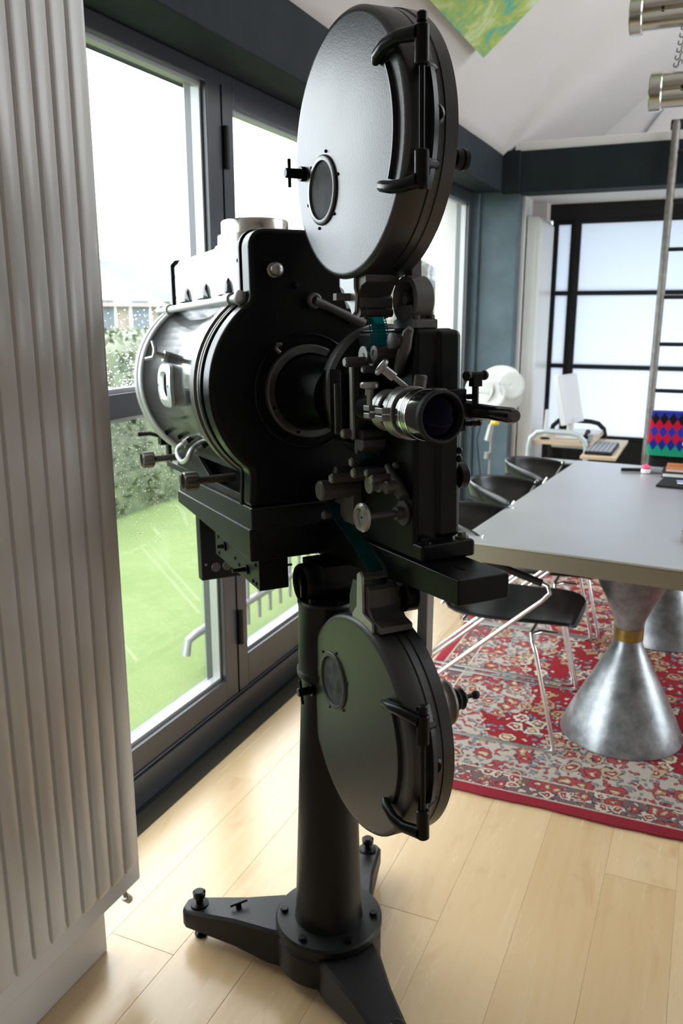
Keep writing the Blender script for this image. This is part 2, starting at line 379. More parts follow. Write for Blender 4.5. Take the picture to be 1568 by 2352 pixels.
# wall/threshold below the glazing, frames of the window wall
structure(MB().box(-1.72, -1.50, -2.6, 5.75, -.25, -.001), 'trim_1', 'beam')
def frame_bars(bars, name, par=None, mat='darkframe', bev=.004):
    m = MB()
    for b in bars: m.box(*b)
    return m.build(name, mat, par, bev=bev)
def glazed(num, y0, y1, zt, zb, fw, transom=None, extra=None, x0=-1.60, x1=-1.515):
    root = frame_bars([(x0, x1, y0, y0 + fw, 0, 2.24), (x0, x1, y1 - fw, y1, 0, 2.24), (x0, x1, y0 + fw, y1 - fw, 0, zb), (x0, x1, y0 + fw, y1 - fw, zt, 2.24)] +
                      ([(x0, x1, y0 + fw, y1 - fw, transom[0], transom[1])] if transom else []), 'window_%d' % num)
    root['kind'] = 'structure'
    # glazing beads: pale bright inner edge
    a, b = y0 + fw, y1 - fw
    bd = .012
    spans = [(zb, transom[0]), (transom[1], zt)] if transom else [(zb, zt)]
    for (p, q) in spans:
        mb = MB(); xb0, xb1 = -1.565, -1.535
        mb.box(xb0, xb1, a, a + bd, p, q).box(xb0, xb1, b - bd, b, p, q).box(xb0, xb1, a + bd, b - bd, p, p + bd).box(xb0, xb1, a + bd, b - bd, q - bd, q)
        mb.build('glazing_bead', 'alupaint', root)
        MB().box(-1.572, -1.566, a, b, p, q).build('pane', 'glass', root)
    return root
w1 = glazed(1, -.35, 2.50, 2.19, .19, .085, (1.205, 1.275))
w2 = glazed(2, 2.50, 3.50, 2.15, .235, .075)
w3 = glazed(3, 3.50, 4.42, 2.17, .235, .07)
w4 = glazed(4, 4.42, 5.56, 2.17, .235, .07)
# door-leaf details of window 2: hinges, dark joint, rail groove
for z in (.30, 1.95): MB().cyl((-1.508, 2.512, z), (-1.508, 2.512, z + .13), .011, n=12).build('hinge', 'rubber', w2)
MB().box(-1.517, -1.513, 2.497, 2.503, .05, 2.2).build('joint', 'void', w2)
# low skirting rail under all windows
structure(MB().box(-1.60, -1.50, -.35, 5.56, 0, .10).box(-1.515, -1.508, -.35, 5.56, .104, .11), 'baseboard_left', 'darkframe', bev=.004)
structure(MB().box(-1.75, -1.50, -2.6, -.35, -.25, 2.3), 'wall_left', 'plaster')
# header beam above windows
structure(MB().box(-1.75, -1.50, -2.6, 5.75, 2.24, 2.50).box(-1.50, -1.325, -2.6, 5.56, 2.235, 2.485), 'trim_2', 'beam', bev=.006)
# corner column of painted masonry
structure(MB().box(-1.62, -1.47, 5.56, 5.9, 0, 2.5).box(-1.47, -1.225, 5.60, 5.9, 0, 2.5), 'trim_3', 'slate', bev=.006)
# back beam + white ledge
structure(MB().box(-1.325, 4.2, 5.56, 5.76, 2.225, 2.47).box(-1.325, -1.215, 5.545, 5.56, 2.23, 2.475), 'trim_4', 'beam', bev=.005)
structure(MB().box(-1.26, 4.2, 5.58, 7.05, 2.47, 2.525), 'trim_5', 'plaster', bev=.006)
# soffit + returns round the shoji opening
structure(MB().box(-1.22, 4.2, 5.76, 6.6, 2.225, 2.30), 'ceiling_recess', 'plaster')
structure(MB().box(-1.75, -1.245, 5.9, 6.6, 0, 2.3).box(-1.245, -1.14, 6.12, 6.6, 0, 2.3).box(-1.75, -1.62, 5.56, 6.6, 0, 2.6), 'wall_back', 'plaster')
structure(MB().box(-1.255, -1.205, 5.72, 5.95, 0, 2.24), 'trim_6', 'whitetrim', bev=.004)
structure(MB().box(-1.195, -1.125, 5.755, 5.80, 0, 2.10).prism([(-1.125, 2.10), (-1.125, 0), (-1.10, 0), (-1.10, 2.07)], 1, 5.755, 6.2), 'trim_7', 'whitetrim', bev=.004)
structure(MB().box(1.9, 4.2, 6.2, 6.5, 0, 2.3), 'wall_back_side', 'plaster')
# shoji screen wall: dark frames with translucent sheets
SY = 6.28
sh = structure(MB().box(-1.15, 1.95, SY - .03, SY + .05, 2.12, 2.235).box(-1.15, 1.95, SY - .03, SY + .05, 0, .12), 'door_1', 'rubber', bev=.003)
xs = [(-1.125, -.955, 1), (-.965, .03, 0), (.02, .98, 1), (.97, 1.93, 0)]
zbars = [2.12, 1.625, 1.115, .605]
for (a, b, ly) in xs:
    y0, y1 = (SY - .028, SY) if ly == 0 else (SY + .002, SY + .03)
    m = MB(); sw = .042
    m.box(a, a + sw, y0, y1, .12, 2.12).box(b - sw, b, y0, y1, .12, 2.12)
    for z in zbars[1:3]: m.box(a + sw, b - sw, y0, y1, z - .015, z + .015)
    m.box(a + sw, b - sw, y0, y1, .60, .625).box(a + sw, b - sw, y0, y1, 2.09, 2.12)
    leaf = m.build('shoji_leaf', 'rubber', sh, bev=.002)
    for k in range(3):
        MB().box(a + sw, b - sw, y0 + .012, y0 + .015, zbars[k + 1] + .0, zbars[k] - .0).build('paper_sheet', 'shoji', leaf)
    MB().box(a + sw, b - sw, y0 + .008, y0 + .02, .12, .60).build('kick_panel', 'rubber', leaf)
# ceiling: two slopes, gable walls
S_ = .85; RX, EX, EZ = 1.43, -1.42, 2.395
def zc(x): return EZ + S_ * (x - EX) if x <= RX else EZ + S_ * (RX - EX) - S_ * (x - RX)
m = MB(); rows = []
ny, nx = 90, 24
for i in range(nx + 1):
    x = EX + (RX - EX) * i / nx; row = []
    for j in range(ny + 1):
        y = -2.65 + 9.75 * j / ny
        bul = min(1, i / 5) * (.012 * (cos(2 * pi * (y - .35) / 1.22)) if y > 3.6 else .004 * cos(2 * pi * y / 1.22))
        row.append((x - .6 * bul, y, zc(x) + .8 * bul))
    rows.append(row)
m.grid(rows)
structure(m, 'ceiling', 'ceiling', sharp=60, solid=.04)
def rs(x, y): return (x, y, zc(x))
m = MB()
for (xa, xb, ya, yb) in ((RX, 4.35, -2.65, 2.9), (RX, 4.35, 6.2, 7.1), (RX, 1.9, 2.9, 6.2), (3.5, 4.35, 2.9, 6.2), (1.9, 3.5, 4.45, 4.65)):
    m.add([rs(xa, ya), rs(xa, yb), rs(xb, yb), rs(xb, ya)], [(0, 1, 2, 3)])
structure(m, 'ceiling_right', 'ceiling', solid=.04)
for k, (ya, yb) in enumerate(((2.9, 4.45), (4.65, 6.2))):  # added skylights, out of view, to brighten the ceiling and table
    f = MB().add([rs(1.9, ya), rs(1.9, yb), rs(1.96, yb), rs(1.96, ya), rs(3.44, ya), rs(3.44, yb), rs(3.5, yb), rs(3.5, ya), rs(1.96, ya + .06), rs(3.44, ya + .06), rs(1.96, yb - .06), rs(3.44, yb - .06)],
        [(0, 1, 2, 3), (4, 5, 6, 7), (3, 8, 9, 4), (2, 5, 11, 10)]).build('window_%d' % (8 + k), 'darkframe', kind='structure', solid=.06)
    MB().add([rs(1.96, ya + .06), rs(1.96, yb - .06), rs(3.44, yb - .06), rs(3.44, ya + .06)], [(0, 1, 2, 3)]).build('pane', 'glass', f)
structure(MB().prism([(-1.6, 2.3), (4.35, 2.3), (4.35, zc(4.35) + .1), (RX, zc(RX) + .1), (-1.6, zc(-1.42) - .02)], 1, 7.0, 7.12), 'wall_gable', 'plaster')
structure(MB().prism([(-1.72, 2.3), (4.35, 2.3), (4.35, zc(4.35) + .1), (RX, zc(RX) + .1), (-1.6, zc(-1.42) - .02)], 1, -2.72, -2.6)
          .box(-1.72, 4.35, -2.72, -2.6, 0, 2.3), 'wall_front', 'plaster')
structure(MB().box(4.2, 4.35, -2.65, 7.1, 0, .35).box(4.2, 4.35, -2.65, 7.1, 2.3, 2.6).box(4.2, 4.35, -2.65, 3.0, .35, 2.3).box(4.2, 4.35, 5.2, 7.1, .35, 2.3), 'wall_right', 'plaster')
for k, (a, b) in enumerate(((3.0, 5.2),)):  # window added out of view to lift the room's brightness
    f = frame_bars([(4.24, 4.30, a, a + .06, .35, 2.3), (4.24, 4.30, b - .06, b, .35, 2.3), (4.24, 4.30, a + .06, b - .06, .35, .42), (4.24, 4.30, a + .06, b - .06, 2.23, 2.3)], 'window_%d' % (5 + k))
    f['kind'] = 'structure'; MB().box(4.268, 4.273, a + .06, b - .06, .42, 2.23).build('pane', 'glass', f)

# ------------------------------------------------------------------ outside
structure(MB().box(-45, -1.76, -20, 75, -.5, -.25), 'ground', 'lawn')
he = empty('hedge', (-5.1, 9, -.25), 'long clipped green hedge at the far side of the lawn', 'hedge')
rnd = random.Random(3); m = MB()
rows = []
for j in range(80):
    y = .5 + 19.5 * j / 79; a = rnd.uniform(-.06, .06); b = rnd.uniform(-.07, .07)
    rows.append([(-4.62 + a, y, -.25), (-4.58 + b, y, .4), (-4.62 + a, y, 1.15), (-4.75 + b, y, 1.25 + a), (-5.4 + a, y, 1.25 + b), (-5.55, y, 1.1), (-5.6, y, -.25)])
m.grid(rows); m.build('hedge_body', 'leaf', he, sharp=180)
m = MB()
for k in range(9000):
    y = rnd.uniform(.5, 20); 
    if rnd.random() < .7: c0 = Vector((-4.56 + rnd.uniform(-.05, .05), y, rnd.uniform(-.2, 1.25)))
    else: c0 = Vector((rnd.uniform(-5.4, -4.6), y, 1.27 + rnd.uniform(-.04, .07)))
    a = Vector((rnd.uniform(-1, 1), rnd.uniform(-1, 1), rnd.uniform(-1, 1))).normalized(); b = a.orthogonal().normalized(); s_ = rnd.uniform(.02, .045)
    m.add([c0 + a * s_ * 1.5, c0 + b * s_ * .6, c0 - a * s_ * 1.5, c0 - b * s_ * .6], [(0, 1, 2, 3)])
m.build('hedge_leaves', 'leaf', he, kind='stuff', sharp=180)
def house(name, loc, sx, sy, h, rh, wall, roof, label):
    r = empty(name, loc, label, 'house'); x, y, z = loc
    MB().box(x - sx, x, y, y + sy, z, z + h).build('wall', wall, r)
    MB().prism([(x - sx - .3, z + h), (x + .3, z + h), (x - sx / 2, z + h + rh)], 1, y - .3, y + sy + .3).build('roof', roof, r)
    MB().box(x - sx * .7, x - sx * .45, y + sy * .3, y + sy * .3 + .6, z + h + rh * .5, z + h + rh + .7).build('chimney', 'tan', r)
    for k in range(2):
        yy = y + sy * (.2 + .42 * k)
        f = MB().box(x - .02, x + .05, yy, yy + 1.1, z + 1.0, z + 2.2).build('window_frame', 'paperwhite', r)
        MB().box(x + .05, x + .06, yy + .1, yy + 1.0, z + 1.1, z + 2.1).build('window_pane', 'roof', f)
    return r
house('house', (-17, 19.5, -.25), 6, 4.2, 1.9, 1.5, 'tan', 'redroof', 'tan brick house with a red roof behind the hedge, left of the others')
house('house', (-19, 24.6, -.25), 6, 5, 2.1, 1.6, 'gravel', 'roof', 'pale house with a grey slate roof beyond the hedge, right of the red roofed one')
house('house', (-15, 50, -.25), 8, 7, 3.0, 2.2, 'tan', 'roof', 'distant brick house seen through the narrow window by the dark corner column')
def tree(loc, h, r, label, mat='leaf', n=900):
    rt = empty('garden_tree', loc, label, 'tree'); x, y, z = loc; q = random.Random(int(x * 100) + 5)
    MB().cyl((x, y, z), (x, y, z + h * .6), .07, .04, n=8).build('trunk', 'bark', rt)
    mm = MB()
    for k in range(n):
        d = Vector((q.gauss(0, 1), q.gauss(0, 1), q.gauss(0, 1))).normalized() * (r * q.uniform(.3, 1.0) ** .5)
        c0 = Vector((x, y, z + h * .62)) + Vector((d.x, d.y, d.z * h * .38 / r)); a = Vector((q.uniform(-1, 1), q.uniform(-1, 1), q.uniform(-1, 1))).normalized(); b = a.orthogonal().normalized(); s_ = q.uniform(.05, .12)
        mm.add([c0 + a * s_, c0 + b * s_ * .6, c0 - a * s_, c0 - b * s_ * .6], [(0, 1, 2, 3)])
    mm.build('foliage', mat, rt, kind='stuff', sharp=180)
tree((-7.0, 10.6, -.25), 2.0, .55, 'light green bush rising above the hedge near the lamp house', 'bushleaf')
def bare_tree(loc, h, label):
    rt = empty('bare_tree', loc, label, 'tree'); q = random.Random(11); mm = MB(); base = Vector(loc)
    def br(p, d, L, r, lev):
        e = p + d * L; mm.cyl(p, e, r, r * .6, n=5)
        if lev:
            for k in range(4):
                dd = (d + Vector((q.uniform(-.8, .8), q.uniform(-.8, .8), q.uniform(-.1, .6)))).normalized(); br(p + d * L * q.uniform(.5, 1), dd, L * .62, r * .55, lev - 1)
    br(base, Vector((0, 0, 1)), h * .4, .09, 4); mm.build('branches', 'bark', rt)
bare_tree((-12.5, 38.5, -.25), 6.5, 'leafless winter tree beyond the hedge, behind the film loop bracket')
# balustrade outside
fe = empty('garden_railing', (-2.2, 3.15, -.25), 'galvanised steel railing standing on the lawn just outside the windows', 'railing')
MB().tube([(-2.2, 3.15, -.12), (-2.2, 3.17, -.05), (-2.2, 3.24, -.04), (-2.2, 6.4, -.04)], .021, 12).build('rail', 'zinc', fe)
MB().tube([(-2.2, 3.35, .68), (-2.2, 6.4, .68)], .021, 12).build('rail', 'zinc', fe)
for y in (3.35, 6.3): MB().cyl((-2.2, y, -.25), (-2.2, y, .7), .02, n=12).build('post', 'zinc', fe)
b0 = None
for k in range(22):
    if b0 is None: b0 = MB().cyl((-2.2, 3.5, -.17), (-2.2, 3.5, .68), .011, n=8).build('baluster', 'zinc', fe)
    else: share(b0, 'baluster', fe, (0, .125 * k, 0))
# raindrops
m = MB(); rnd = random.Random(5)
def drop(y, z, s_):
    m.lathe((-1.5725, y, z), (-1, 0, 0), [(0, s_), (s_ * .35, s_ * .8), (s_ * .6, s_ * .4), (s_ * .68, 0)], 8)
for k in range(900): drop(rnd.uniform(1.75, 2.36), 1.285 + .22 * rnd.random() ** 2, rnd.uniform(.0012, .0036))
for k in range(160): drop(rnd.uniform(1.75, 2.38), 1.3 + .75 * rnd.random(), rnd.uniform(.001, .003))
for k in range(1300): drop(rnd.uniform(1.75, 2.36), 1.195 - .42 * rnd.random() ** 1.3, rnd.uniform(.0008, .002))
tag(m.build('raindrops', 'drop'), 'raindrops clinging to the left window pane', 'raindrops', kind='stuff')

#@@RADIATOR
# ================================================================== RADIATOR
ra = empty('panel_radiator', (-1.16, .9, 0), 'tall white ribbed panel radiator standing at the left edge', 'radiator')
m = MB().box(-1.20, -1.135, .2, 1.397, .185, 2.3)
m.build('panel', 'radiator', ra, bev=.004)
m = MB().box(-1.27, -1.205, .2, 1.345, 0, .13).box(-1.25, -1.205, .3, .36, .13, .2).box(-1.25, -1.205, 1.2, 1.26, .13, .2); m.build('plinth', 'radiator', ra, bev=.004)
rib = None
for k in range(22):
    y = 1.362 - .0482 * k
    if rib is None:
        mm = MB(); hw = .0208; zb, zt = .235, 2.27; x0 = -1.1352; rows = []
        # raised flat rib, rounded shoulders, rounded lower end
        for (z, f, dx) in ((zb - .006, .55, 0), (zb, .85, .004), (zb + .012, 1, .0085), (zt - .012, 1, .0085), (zt, .85, .004), (zt + .006, .55, 0)):
            rows.append([(x0, y - hw * f, z), (x0 + dx * .75, y - hw * f + .002, z), (x0 + dx, y - hw * f + .006, z), (x0 + dx, y + hw * f - .006, z), (x0 + dx * .75, y + hw * f - .002, z), (x0, y + hw * f, z)])
        mm.grid(rows); rib = mm.build('rib', 'radiator', ra, sharp=28)
    else: share(rib, 'rib', ra, (0, -.0482 * k, 0))
MB().cyl((-1.165, 1.36, .195), (-1.165, 1.378, .135), .006, n=12).cyl((-1.165, 1.372, .143), (-1.165, 1.388, .123), .010, n=10, bev=.002).build('valve', 'silver', ra, label='small grey valve plug')

#@@PROJECTOR
# ================================================================== PROJECTOR
ah, tl_ = radians(-40.3), radians(2.3)
PA = Vector((cos(ah) * cos(tl_), sin(ah) * cos(tl_), sin(tl_))); PL = Vector((-sin(ah), cos(ah), 0)); PU = PA.cross(PL)
PB = Vector((-.702, 1.528, 1.1856)); PS = 1.048
PMX = Matrix(((PA.x * PS, PL.x * PS, PU.x * PS, PB.x), (PA.y * PS, PL.y * PS, PU.y * PS, PB.y), (PA.z * PS, PL.z * PS, PU.z * PS, PB.z), (0, 0, 0, 1)))
pj = empty('film_projector', (PB.x, PB.y, 0), 'old black 35 mm cinema film projector on a three-legged pedestal', 'projector')
def PP(mb, name, mat, parent=pj, **kw): return mb.xf(PMX).build(name, mat, parent, **kw)
X_, Y_, Z_ = (1, 0, 0), (0, 1, 0), (0, 0, 1)

# ---- pedestal (upright, world frame)
bx, by = PB.x, PB.y
hub = MB().lathe((bx, by, 0), Z_, [(.022, .108), (.03, .122), (.095, .122), (.10, .118), (.118, .118)], 40).build('base_hub', 'dullblack', pj)
fl_ = MB().lathe((bx, by, 0), Z_, [(.112, .112), (.114, .124), (.128, .124), (.133, .120), (.135, .085)], 40).build('base_flange', 'dullblack', pj)
for k in range(6):
    a = radians(20 + 60 * k); MB().cyl((bx + .104 * cos(a), by + .104 * sin(a), .133), (bx + .104 * cos(a), by + .104 * sin(a), .142), .009, n=6).build('flange_bolt', 'black', fl_)
def leg(ang, R):
    d = Vector((cos(ang), sin(ang), 0)); s_ = Vector((-d.y, d.x, 0)); c0 = Vector((bx, by, 0)); rows = []
    for f, hw_, zt, zb_ in ((.08, .070, .112, .022), (.13, .066, .110, .022), (R * .6, .046, .100, .030), (R - .045, .034, .088, .038), (R - .012, .030, .085, .040), (R, .020, .083, .042)):
        p = c0 + d * f
        rows.append([p - s_ * hw_ + Vector((0, 0, zb_)), p - s_ * hw_ + Vector((0, 0, zt - .006)), p - s_ * (hw_ - .007) + Vector((0, 0, zt)), p + s_ * (hw_ - .007) + Vector((0, 0, zt)),
                     p + s_ * hw_ + Vector((0, 0, zt - .006)), p + s_ * hw_ + Vector((0, 0, zb_))])
    mm = MB().grid([r + [r[0]] for r in rows]); n = 7; k = len(rows) - 1
    mm.f.append(tuple(k * n + i for i in range(6))); mm.f.append(tuple(i for i in range(6)))
    L = mm.build('leg', 'dullblack', pj, sharp=40)
    p = c0 + d * (R - .036)
    MB().lathe((p.x, p.y, 0), Z_, [(0, .014), (.006, .016), (.012, .007), (.086, .007)], 14).build('levelling_foot', 'black', L)
    MB().lathe((p.x, p.y, 0), Z_, [(.086, .022), (.092, .022), (.093, .009), (.108, .009), (.110, .015), (.122, .016), (.126, .011)], 18).build('levelling_knob', 'black', L)
    q = c0 + d * (R * .62)
    if ang > 3: MB().cyl((q.x, q.y, .098), (q.x, q.y, .108), .007, n=8).cyl((q.x - .016, q.y - .012, .107), (q.x + .016, q.y + .014, .116), .0035, n=6).build('wing_screw', 'black', L)
leg(radians(188.5), .365); leg(radians(95), .35); leg(radians(-41.5), .372)
MB().lathe((bx, by, 0), Z_, [(.13, .080), (.15, .0765), (.40, .068), (.80, .055), (.90, .053)], 40).build('column', 'dullblack', pj)
ct = MB().lathe((bx, by, 0), Z_, [(.735, .056), (.74, .066), (.752, .067), (.758, .063), (.89, .062), (.905, .064), (.91, .060)], 40).build('column_collar', 'dullblack', pj)
for k in range(6):
    a = radians(15 + 60 * k); MB().cyl((bx + .05 * cos(a), by + .05 * sin(a), .909), (bx + .05 * cos(a), by + .05 * sin(a), .92), .007, n=6).build('collar_bolt', 'black', ct)
# ---- tilt joint under the table
yk = PP(MB().lathe((-.03, -.045, -.232), Y_, [(.03, 0), (.03, .034), (.002, .036), (0, .0385), (.002, .041), (.15, .041), (.15, .0)], 36).box(-.065, .035, -.03, .09, -.225, -.186), 'tilt_joint', 'black', bev=.003)
PP(MB().lathe((-.03, -.047, -.232), Y_, [(0, .036), (-.004, .0385), (0, .041), (.02, .041), (.02, .036)], 30, closed=True), 'joint_ring', 'black', yk)
PP(MB().lathe((-.03, -.046, -.232), Y_, [(.0295, .0338), (.029, 0)], 24), 'joint_shade', 'void', yk)  # black disc painting the shadow inside the hollow joint
PP(MB().box(-.033, -.027, -.05, -.04, -.266, -.198).cyl((-.03, -.052, -.225), (-.03, -.04, -.225), .009, n=10), 'joint_web', 'black', yk)
# ---- table: tray + arm
tr_ = PP(MB().prism([(-.62, -.078), (-.08, -.078), (-.08, -.125), (-.62, -.122)], 1, -.13, .13), 'table_tray', 'dullblack', bev=.004)
PP(MB().prism([(-.62, -.120), (-.078, -.120), (-.078, -.188), (-.45, -.162), (-.62, -.152)], 1, -.136, .136), 'tray_skirt', 'dullblack', tr_, bev=.004)
arm = PP(MB().prism([(-.09, -.118), (.435, -.118), (.435, -.160), (.33, -.164), (.125, -.176), (-.02, -.188), (-.09, -.192)], 1, .016, .112), 'table_arm', 'black', bev=.0035)
PP(MB().box(.362, .388, .055, .061, -.1185, -.1172), 'slot_shade', 'void', arm)  # thin dark plate on the arm, paints the shade of a slot hole
# terminal box under the tray
tb = PP(MB().prism([(-.372, -.17), (-.082, -.18), (-.082, -.252), (-.372, -.236)], 1, -.118, -.054), 'terminal_box', 'dullblack', bev=.002)
for (x, z, l) in ((-.30, -.203, .018), (-.155, -.222, .032)):
    PP(MB().cyl((x, -.118, z), (x - .003, -.118 - l, z), .006, .004, n=10).cyl((x, -.118, z), (x, -.122, z), .011, n=12), 'toggle_switch', 'black', tb)
for (x, z) in ((-.23, -.215), (-.205, -.224), (-.10, -.20), (-.10, -.24), (-.12, -.239), (-.345, -.19), (-.345, -.228)):
    PP(MB().cyl((x, -.118, z), (x, -.1195, z), .004, n=8), 'screw', 'void', tb)
PP(MB().cyl((-.085, -.06, -.205), (-.085, -.045, -.205), .0025, n=8), 'stub', 'black', tb)
# hanging switch plate
sw = PP(MB().box(-.47, -.44, -.135, -.02, -.318, -.15), 'switch_panel', 'dullblack', bev=.003)
for yy in (-.099, -.071): PP(MB().cyl((-.441, yy, -.287), (-.437, yy, -.287), .0115, n=18, bev=.001), 'plug', 'bronze', sw)
PP(MB().cyl((-.441, -.124, -.278), (-.437, -.124, -.278), .003, n=8), 'screw', 'silver', sw)
# ---- lamphouse
LZ = .155; LR = .200
lh = PP(MB().lathe((-.70, 0, LZ), X_, [(0, .17), (.012, .194), (.02, LR), (.57, LR)], 72), 'lamphouse', 'lacquer')
# front plate silhouette: upper box shoulders running into the round drum and the foot
pl = []
R1 = .203
a0 = math.acos(.113 / R1)
def arc(cy, cz, r, a, b, n): return [(cy + r * cos(a + (b - a) * k / n), cz + r * sin(a + (b - a) * k / n)) for k in range(n + 1)]
pl += arc(.113 - .035, .458 - .035, .035, 0, pi / 2, 6) + arc(-.113 + .035, .458 - .035, .035, pi / 2, pi, 6)
pl += arc(0, LZ, R1, pi - a0, pi + .905, 26) + [(-.126, -.02), (-.130, -.079), (.130, -.079), (.126, -.02)] + arc(0, LZ, R1, -.905, a0, 26)
fp = PP(MB().prism(pl, 0, -.135, -.082), 'lamphouse_front', 'black', bev=.012, seg=4)
PP(MB().prism([(y * 1.012, (z - .155) * 1.012 + .155) for y, z in pl], 0, -.150, -.136), 'lamphouse_flange', 'black', fp, bev=.004)
# upper housing with louvres
ub = [(.105, .30), (.105, .435), (.093, .447), (-.093, .447), (-.105, .435), (-.105, .30)]
uh = PP(MB().prism(ub, 0, -.665, -.145), 'vent_housing', 'lacquer', bev=.004)
PP(MB().prism([(y * 1.05, (z - .3) * 1.03 + .3) for y, z in ub], 0, -.675, -.660), 'housing_rim', 'black', uh, bev=.003)
def louvre(x):
    mm = MB(); rows = []
    for k in range(13):
        u = -1 + 2 * k / 12; f = max(.02, 1 - abs(u) ** 3.2) ** .5; dx = .036 * u
        rows.append([(x + dx, -.1049, .344 + .036 * f), (x + dx, -.1052 - .007 * f, .344 + .029 * f), (x + dx, -.1052 - .0105 * f, .344 + .012 * f), (x + dx, -.1052 - .0115 * f, .3445), (x + dx, -.1052 - .009 * f, .3435), (x + dx, -.1049, .3435)])
    mm.grid(rows); return mm
for x in (-.56, -.41, -.255): PP(louvre(x), 'louvre', 'lacquer', uh, sharp=50)
for (x, z) in ((-.17, .405), (-.17, .345), (-.40, .37), (-.655, .36), (-.655, .41)): PP(MB().cyl((x, -.105, z), (x, -.1075, z), .004, n=8), 'rivet', 'void', uh)
# chimney
ch = PP(MB().lathe((-.35, 0, .445), Z_, [(0, .092), (.008, .088), (.010, .083), (.030, .082), (.032, .074), (.058, .074), (.061, .072), (.058, .069), (.015, .069), (.015, 0)], 48), 'chimney', 'polished')
# drum rings
for (x, r_, R_, mt) in ((-.695, .0085, .203, 'alupaint'), (-.655, .0075, .203, 'alupaint')):
    PP(MB().ring((x, 0, LZ), X_, R_, r_, 72, 10), 'drum_ring', mt, lh)
PP(MB().lathe((-.205, 0, LZ), X_, [(0, .199), (.002, .208), (.038, .210), (.040, .199)], 72), 'drum_band', 'bronze', lh)
PP(MB().lathe((-.160, 0, LZ), X_, [(0, .199), (.002, .206), (.008, .206), (.010, .199)], 72), 'drum_band', 'silver', lh)
# hinge bar along the top of the drum door
PP(MB().cyl((-.73, -.122, .330), (-.13, -.122, .330), .0085, n=14).sphere((-.735, -.122, .330), .014).sphere((-.118, -.122, .330), .015).cyl((-.675, -.122, .330), (-.640, -.122, .330), .013, n=14).cyl((-.20, -.122, .33), (-.165, -.122, .33), .013, n=14), 'hinge_bar', 'alupaint', lh)
# drum door latch and peep window
def oncyl(th, x, r=LR): return Vector((x, -r * cos(th), LZ + r * sin(th)))
lt_ = PP(MB().cyl(oncyl(.315, -.43), oncyl(.315, -.43, LR + .030), .007, n=12).cyl(oncyl(.315, -.43), oncyl(.315, -.43, LR + .010), .013, n=14)
   .tube([oncyl(.42, -.445, LR + .040), oncyl(.36, -.435, LR + .032), oncyl(.315, -.43, LR + .030), oncyl(.27, -.43, LR + .032), oncyl(.24, -.44, LR + .046)], [.004, .005, .006, .005, .004], 8), 'door_latch', 'silver', lh)
mm = MB(); nn = 40; rows = []
for (k_, w_, h_, dr) in ((0, .052, .047, .0), (1, .052, .047, .008), (2, .047, .043, .0105), (3, .030, .030, .0105), (4, .024, .026, .002)):
    row = []
    for i in range(nn):
        a = 2 * pi * i / nn; ca, sa = cos(a), sin(a); e = .55
        dx = math.copysign(abs(ca) ** e, ca) * w_; dz = math.copysign(abs(sa) ** e, sa) * h_
        row.append(oncyl(dz / LR, -.408 + dx, LR + dr))
    rows.append(row + [row[0]])
mm.grid(rows); pw = PP(mm, 'peep_window_frame', 'alupaint', lh, sharp=60)
PP(MB().add([oncyl(-.028 / LR, -.434, LR + .0015), oncyl(-.028 / LR, -.382, LR + .0015), oncyl(.028 / LR, -.382, LR + .0015), oncyl(.028 / LR, -.434, LR + .0015)], [(0, 1, 2, 3)]), 'peep_glass', 'void', pw)
for s_ in (-.042, .042): PP(MB().cyl(oncyl(0, -.408 + s_, LR + .009), oncyl(0, -.408 + s_, LR + .0115), .003, n=8), 'screw', 'bronze', pw)
# front plate fittings
PP(MB().lathe((-.083, -.066, .380), X_, [(0, .014), (.004, .014), (.006, .009), (.012, .012), (.020, .0135), (.027, .010), (.030, .004)], 18), 'plate_knob', 'silver', fp)
PP(MB().lathe((-.083, -.022, .353), X_, [(0, .007), (.006, .006), (.010, .003)], 12), 'plate_button', 'black', fp)
lv = PP(MB().tube([(-.066, .012, .323), (-.064, .05, .308), (-.062, .117, .278)], [.010, .008, .0105], 12), 'dowser_lever', 'cast', fp)
PP(MB().ring((-.066, .012, .323), X_, .011, .005, 20, 8), 'lever_eye', 'cast', lv)
mm = MB(); rows = []
for k in range(49):
    a = radians(62 + (318 - 62) * k / 48)
    rows.append([(-.082, .092 * cos(a), .148 + .092 * sin(a)), (-.070, .092 * cos(a), .148 + .092 * sin(a)), (-.067, .089 * cos(a), .148 + .089 * sin(a)), (-.070, .076 * cos(a), .148 + .076 * sin(a)), (-.082, .076 * cos(a), .148 + .076 * sin(a))])
n_ = 5; mm.grid(rows); mm.f += [(0, 1, 2, 3, 4), tuple(48 * n_ + i for i in range(5))]
sr = PP(mm, 'snout_ring', 'cast', fp)
PP(MB().tube([(-.072, -.062, .225), (-.072, -.070, .232), (-.072, -.067, .241), (-.072, -.058, .240)], .0045, 8), 'ring_hook', 'cast', sr)
for a in (200, 250, 300): PP(MB().cyl((-.07, .084 * cos(radians(a)), .148 + .084 * sin(radians(a))), (-.066, .084 * cos(radians(a)), .148 + .084 * sin(radians(a))), .003, n=8), 'screw', 'void', sr)
PP(MB().ring((-.082, 0, .148), X_, .112, .004, 56, 8), 'ring_bead', 'black', fp)
PP(MB().lathe((-.085, 0, .145), X_, [(0, .076), (.04, .072), (.07, .064), (.16, .058)], 48), 'light_snout', 'black')
